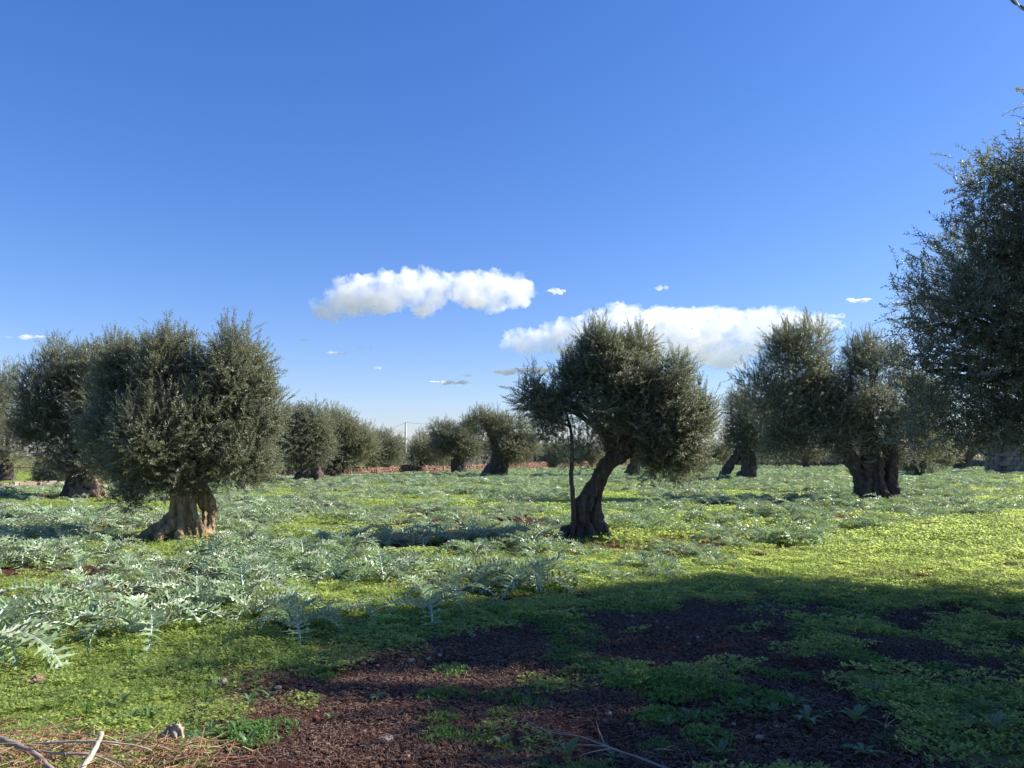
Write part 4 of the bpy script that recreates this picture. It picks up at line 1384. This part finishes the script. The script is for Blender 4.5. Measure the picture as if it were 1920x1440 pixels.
# ------------------------------------------------------------------ leaf litter and pebbles
def litter_patch(seed):
    rnd = random.Random(seed)
    V, Fc = [], []
    for i in range(60):
        r = .16 * math.sqrt(rnd.random()); a = rnd.uniform(0, 6.28)
        b = Vector((r * math.cos(a), r * math.sin(a), rnd.uniform(.001, .016)))
        az = rnd.uniform(0, 6.28); el = rnd.uniform(-.25, .35)
        d = Vector((math.cos(az) * math.cos(el), math.sin(az) * math.cos(el), math.sin(el)))
        nr = Vector((rnd.uniform(-.7, .7), rnd.uniform(-.7, .7), 1)).normalized()
        leaf_blade(V, Fc, b, d, nr, rnd.uniform(.028, .055), rnd.uniform(.004, .009), rnd.uniform(-.5, .8))
    return mesh_of('litter', V, Fc, False, [M['dead_leaf']])
LIT = scatter_tree([source('litter', litter_patch(s)) for s in range(4)])
def lf(x, y):
    m = soil_mask(x, y)
    return np.clip(m * 1.0 + .05, 0, 1) * (.45 + .55 * sstep(.35, .6, fbm(xy3(x, y, .8), 2, 33))) * np.clip((y * .72 + 1) / 8, 0, 1)
scatter_ground('leaf_litter', 'curled grey-brown dead olive leaves strewn over the shaded soil', np.random.default_rng(4), 24000, None, (3.2, 10.5), lf, (.8, 1.2), 4, LIT, tilt=.04)

def pebble_src(seed):
    rnd = random.Random(seed)
    v, f = ico((0, 0, .3), 1, 1, (1, rnd.uniform(.6, .9), rnd.uniform(.45, .7)))
    v = [p * rnd.uniform(.82, 1.12) for p in v]
    return mesh_of('pebble', v, f, False, [M['pebble']])
PEB = scatter_tree([source('pebble', pebble_src(s)) for s in range(4)])
scatter_ground('gravel', 'small pale pebbles scattered over the shaded soil', np.random.default_rng(6), 800, None, (3.2, 11), lambda x, y: np.clip(soil_mask(x, y) + .1, 0, 1) * np.clip((y * .72 + 1) / 9, 0, 1), (.006, .030), 4, PEB)
CLOD = []
for s in range(3):
    me = pebble_src(s + 50); me.materials.clear(); me.materials.append(surf_mat('soil_clod', [(0.2, (.05, .02, .012)), (.7, (.16, .065, .038))], scale=9, bump=.5, rand=.3)); CLOD.append(source('soil_clod', me))
CLODS = scatter_tree(CLOD)
scatter_ground('soil_crumbs', 'crumbly red clods of earth between the dead leaves', np.random.default_rng(8), 9000, None, (3.2, 11), lambda x, y: np.clip(soil_mask(x, y) + .05, 0, 1) * np.clip((y * .72 + 1) / 8, 0, 1), (.006, .03), 3, CLODS)

# ------------------------------------------------------------------ rosette weeds (each with its own leaves)
def rosette_leaf(seed):
    rnd = random.Random(seed)
    V, Fc = [], []
    n = 6; L = .13
    a = rnd.uniform(.5, .9); bend = rnd.uniform(.6, 1.3)
    p = Vector((0, 0, .004)); pts = [p]
    for i in range(n):
        a2 = a - bend * (i / n)
        p = p + Vector((math.cos(a2), 0, math.sin(a2))) * L / n
        pts.append(p)
    prof = [.25, .45, .75, 1.0, .95, .6, .05]
    for i, q in enumerate(pts):
        wv = .016 * prof[i]
        V += [q + Vector((0, wv, wv * .5)), q, q + Vector((0, -wv, wv * .5))]
    for i in range(n):
        b = i * 3
        Fc += [(b, b + 1, b + 4, b + 3), (b + 1, b + 2, b + 5, b + 4)]
    me = mesh_of('leaf', V, Fc, True, [M['rosette']])
    check_up(me)
    return me
RL = [rosette_leaf(s) for s in range(5)]
rr = random.Random(31)
spots = [(1490, 1333, 1.3), (1452, 1345, 1.0), (1515, 1363, 1.5), (1603, 1372, 1.4), (1395, 1330, .9), (1640, 1318, 1.3), (1660, 1345, 1.2), (1845, 1352, 1.1), (1850, 1385, 1.6), (1870, 1400, 1.5), (713, 1303, 1.0), (833, 1203, .9), (820, 1195, .8), (1066, 1425, 1.4), (1152, 1415, 1.0),
         (1254, 1363, .9), (1290, 1340, 1.0), (1740, 1300, 1.0), (1780, 1262, .9), (1820, 1305, 1.0), (1545, 1350, .8), (940, 1395, .8), (1050, 1190, .8), (1170, 1160, .8), (1905, 1345, 1.1), (1350, 1425, 1.1), (1620, 1430, 1.2), (860, 1165, .8), (505, 1305, .9), (620, 1345, .8)]
def where(px, py):
    if px < 520: return ('behind the pale weathered stump' if py < 1350 else 'beside the pale weathered stump')
    if py < 1230: return 'at the upper rim of the shaded soil'
    if px < 1000: return 'in the sun-streaked red soil'
    if px < 1180: return 'beside the fallen forked branch'
    if px < 1560: return 'on the leaf litter past the fallen branch'
    if px < 1760: return 'by the dry forked stalk'
    return 'in the shaded corner under the nearest olive'
for k in range(26):
    spots.append((rr.uniform(190, 470), rr.uniform(1318, 1400), rr.uniform(.7, 1.2)))
for i, (px, py, s) in enumerate(spots):
    gx_, gy_ = ground_at(px, py)
    root = empty('rosette_weed', (gx_, gy_, gz(gx_, gy_) + .005), rr.uniform(0, 6.28))
    root.scale = (s * .8, s * .8, s * .8)
    tag(root, ('small' if s < .85 else 'medium' if s < 1.1 else 'large') + (' upright' if i % 2 else ' flat') + ' rosette weed ' + ('nearer the brush pile ' if px < 300 else 'nearer the red soil ' if px < 520 else '') + where(px, py), 'plant', 'rosette weeds on the near ground')
    n = rr.randint(7, 11)
    for k in range(n):
        o = bpy.data.objects.new('leaf', RL[rr.randrange(5)])
        o.matrix_local = Matrix.Rotation(k * 2.4 + rr.uniform(-.3, .3), 4, 'Z') @ Matrix.Rotation(-(rr.uniform(.25, .6) if i % 2 else rr.uniform(-.2, .1)), 4, 'Y') @ Matrix.Scale(rr.uniform(.7, 1.1), 4)
        link(o, root)

# ------------------------------------------------------------------ rocks, stump, brush pile, branches
def rock(px, py, r, label, mat='rock', sq=(1, .8, .6), seed=0, name='rock'):
    gx_, gy_ = ground_at(px, py)
    v, f = ico((0, 0, 0), r, 3, sq)
    me = mesh_of(name, v, f, True, [M[mat]])
    co = get_co(me); no = get_no(me)
    set_co(me, co + no * ((fbm(co / r * 1.4 + seed, 3, seed) - .5) * r * 1.0)[:, None])
    me.polygons.foreach_set('use_smooth', [False] * len(me.polygons))
    o = obj(name, me, None, (gx_, gy_, gz(gx_, gy_) + r * sq[2] * .35))
    tag(o, label, 'rock')
    return o
rock(70, 1282, .075, 'reddish brown rock lying in the sunlit weeds, first from the picture edge', seed=1)
rock(30, 1302, .05, 'small dark rock beside a hole near the reddish brown rock', seed=2, sq=(1, .8, .45))
rock(412, 1277, .055, 'tan rock at the rim of the shaded green weeds', seed=3, mat='deadwood')
rock(770, 1237, .03, 'pale cobble on the litter patch, nearer the thistles', seed=4, mat='pebble')
rock(804, 1234, .025, 'smaller pale cobble right next to another on the litter patch', seed=5, mat='pebble')
rock(725, 1382, .04, 'round grey-white cobble in the dark red soil', seed=6, mat='pebble')
rock(993, 1318, .022, 'angular pale chip in the leaf litter past the sun streaks', seed=7, mat='pebble')
rock(1590, 1220, .03, 'pale upright chip at the shaded ridge before the bright weeds', seed=8, mat='pebble', sq=(.7, .6, 1))

# weathered pale stump
gx_, gy_ = ground_at(322, 1396)
mb = MB()
for (a, b, r1, r2) in (((-.16, .03, .04), (.0, .0, .10), .03, .05), ((0, 0, .09), (.10, -.01, .16), .05, .03), ((.05, 0, -.03), (.03, 0, .1), .06, .05), ((.10, 0, .15), (.085, .0, .0), .03, .035), ((-.02, 0, .09), (-.09, .05, -.02), .04, .03)):
    sp = spline([(*a, r1), (*b, r2)], 4)
    mb.add(tube([s[:3] for s in sp], [s[3] for s in sp], 8, wob=.5, seed=3))
me = remesh(mb, 'stump', .011, 1); gnarl(me, .028, 22, 3, (0, 0), 5)
me.materials.append(M['deadwood'])
o = obj('stump', me, None, (gx_, gy_, gz(gx_, gy_)))
o.scale = (.5, .5, .72)
tag(o, 'pale weathered wood stump poking from the dark green weeds', 'stump')

def polyline(name, label, px_pts, mat, D_h, cat, parts=None, sides=8):
    """px_pts: (px, py, height above ground, radius)"""
    W3 = []
    for (px, py, h_, r_) in px_pts:
        # the point h_ above the ground that is seen at this pixel
        u, v = (px - 960) / F, (720 - py) / F
        dy, dz = CP - v * SP, SP + v * CP
        t = (H - h_) / -dz
        W3.append((u * t, dy * t, h_, r_))
    o3 = Vector(W3[0][:3])
    sp = spline(W3, 5)
    rnd = random.Random(len(px_pts))
    q = [Vector(s[:3]) - o3 + Vector((rnd.uniform(-1, 1), rnd.uniform(-1, 1), rnd.uniform(-1, 1))) * s[3] * .25 for s in sp]
    v, f = tube(q, [s[3] for s in sp], sides, wob=.2, seed=2)
    return v, f, o3
def single(name, label, pts, mat, cat):
    v, f, o3 = polyline(name, label, pts, mat, 0, cat)
    o = obj(name, mesh_of(name, v, f, True, [M[mat]]), None, o3)
    tag(o, label, cat)
    return o
single('stick', 'thick pale stripped stick leaning out of the brush pile', [(140, 1462, .18, .013), (168, 1420, .25, .013), (183, 1393, .29, .012), (190, 1373, .33, .013)], 'stick', 'stick')
single('branch', 'smooth grey-brown branch lying across the brush pile into the corner', [(-30, 1378, .26, .014), (20, 1392, .25, .016), (55, 1408, .23, .015), (95, 1440, .2, .012), (120, 1460, .18, .01)], 'twig_grey', 'branch')
single('branch', 'long thin arched twig over the back of the brush pile', [(40, 1398, .24, .004), (95, 1393, .27, .006), (170, 1390, .28, .006), (240, 1396, .26, .005), (285, 1408, .22, .004), (288, 1430, .12, .003)], 'twig_grey', 'branch')
single('branch', 'thin grey twig running under the stripped stick', [(60, 1408, .22, .006), (120, 1413, .23, .006), (180, 1417, .22, .005), (250, 1450, .15, .004)], 'twig_grey', 'branch')

# brush pile: hundreds of thin reddish twigs over a low mound
gx_, gy_ = ground_at(120, 1470)
rnd = random.Random(17)
mb = MB(); mb2 = MB()
for i in range(2900):
    x0 = rnd.uniform(-2.1, .62) if rnd.random() < .93 else rnd.uniform(.5, .95); y0 = rnd.uniform(-.9, .42)
    hmax = .27 * max(0, 1 - (max(0, x0 - .05) / .9) ** 2) * (1 - max(0, y0) * 1.7)
    L = rnd.uniform(.07, .26)
    az = rnd.uniform(0, 6.28); el = rnd.gauss(.15, .45)
    b = Vector((x0, y0, rnd.uniform(0, hmax + .01)))
    d = Vector((math.cos(az) * math.cos(el), math.sin(az) * math.cos(el) * .7, abs(math.sin(el)) * .55))
    m1 = b + d * L * .5 + Vector((rnd.uniform(-.02, .02), rnd.uniform(-.02, .02), rnd.uniform(-.02, .02)))
    e_ = b + d * L + Vector((rnd.uniform(-.03, .03), 0, -rnd.uniform(0, .04)))
    r_ = rnd.uniform(.0014, .0042)
    (mb if rnd.random() < .72 else mb2).add(tube([b, m1, e_], [r_, r_ * .8, r_ * .45], 4, caps=False))
root = empty('brush_pile', (gx_, gy_, gz(gx_, gy_)))
tag(root, 'heap of cut reddish twigs in the near corner under the stripped stick', 'brush pile')
for nm, b_, mt in (('red_twigs', mb, 'twig_red'), ('grey_twigs', mb2, 'straw')):
    o = obj(nm, b_.mesh(nm, False, [M[mt]]), root); o['kind'] = 'stuff'

# stray stalks rising behind the pile
for i, (pts, lab) in enumerate((
    ([(115, 1388, .05, .003), (108, 1368, .12, .003), (88, 1350, .16, .0022), (65, 1345, .18, .0015)], 'pale dry bent stalk arching behind the brush pile'),
    ([(128, 1395, .2, .003), (128, 1376, .27, .0028), (118, 1364, .30, .002)], 'short dry stalk forking up from the brush pile'),
    ([(128, 1376, .27, .0025), (142, 1360, .31, .002), (152, 1345, .34, .0014)], 'slim dry stalk tip leaning towards the weathered stump'),
    ([(10, 1392, .1, .0025), (30, 1365, .2, .002), (36, 1350, .24, .0012)], 'thin dry stalk at the picture edge behind the branch'))):
    single('dry_stalk', lab, pts, 'straw', 'stalk')

# fallen forked branch on the litter
def forked(name, label, arms, mat, cat, part='twig'):
    v, f, o3 = polyline(name, label, arms[0], mat, 0, cat)
    root = obj(name, mesh_of(name, v, f, True, [M[mat]]), None, o3)
    tag(root, label, cat)
    for a in arms[1:]:
        v, f, p3 = polyline(name, label, a, mat, 0, cat)
        obj(part, mesh_of(part, v, f, True, [M[mat]]), root, p3 - o3)
forked('branch', 'bare forked branch fallen on the dead leaves', [
    [(1260, 1445, .02, .007), (1205, 1423, .035, .006), (1136, 1399, .05, .0055), (1085, 1380, .05, .004), (1035, 1370, .03, .003)],
    [(1136, 1399, .05, .004), (1095, 1397, .05, .003), (1050, 1402, .03, .0025)],
    [(1136, 1399, .05, .004), (1125, 1375, .07, .003), (1118, 1352, .09, .002)],
    [(1150, 1403, .045, .004), (1110, 1410, .04, .003), (1080, 1420, .02, .002)],
    [(1085, 1380, .05, .003), (1030, 1372, .05, .0025), (990, 1352, .05, .002), (968, 1342, .03, .0015)]], 'twig_grey', 'branch')
forked('dry_stalk', 'dry forked stalk standing among rosettes on the shaded soil', [
    [(1652, 1382, .0, .004), (1658, 1366, .05, .0035), (1668, 1355, .08, .003), (1690, 1342, .1, .002), (1700, 1338, .11, .0015)],
    [(1658, 1366, .05, .003), (1665, 1345, .1, .002), (1672, 1335, .13, .0012)],
    [(1660, 1362, .06, .003), (1645, 1352, .09, .002), (1630, 1348, .1, .0012)]], 'twig_grey', 'stalk')
forked('branch', 'short pale forked twig lying on the litter near the fallen branch', [
    [(1228, 1404, .01, .003), (1245, 1405, .02, .003), (1262, 1407, .015, .002)],
    [(1245, 1405, .02, .0025), (1255, 1400, .02, .0015), (1264, 1398, .015, .001)]], 'straw', 'branch')

print('objects', len(bpy.data.objects))
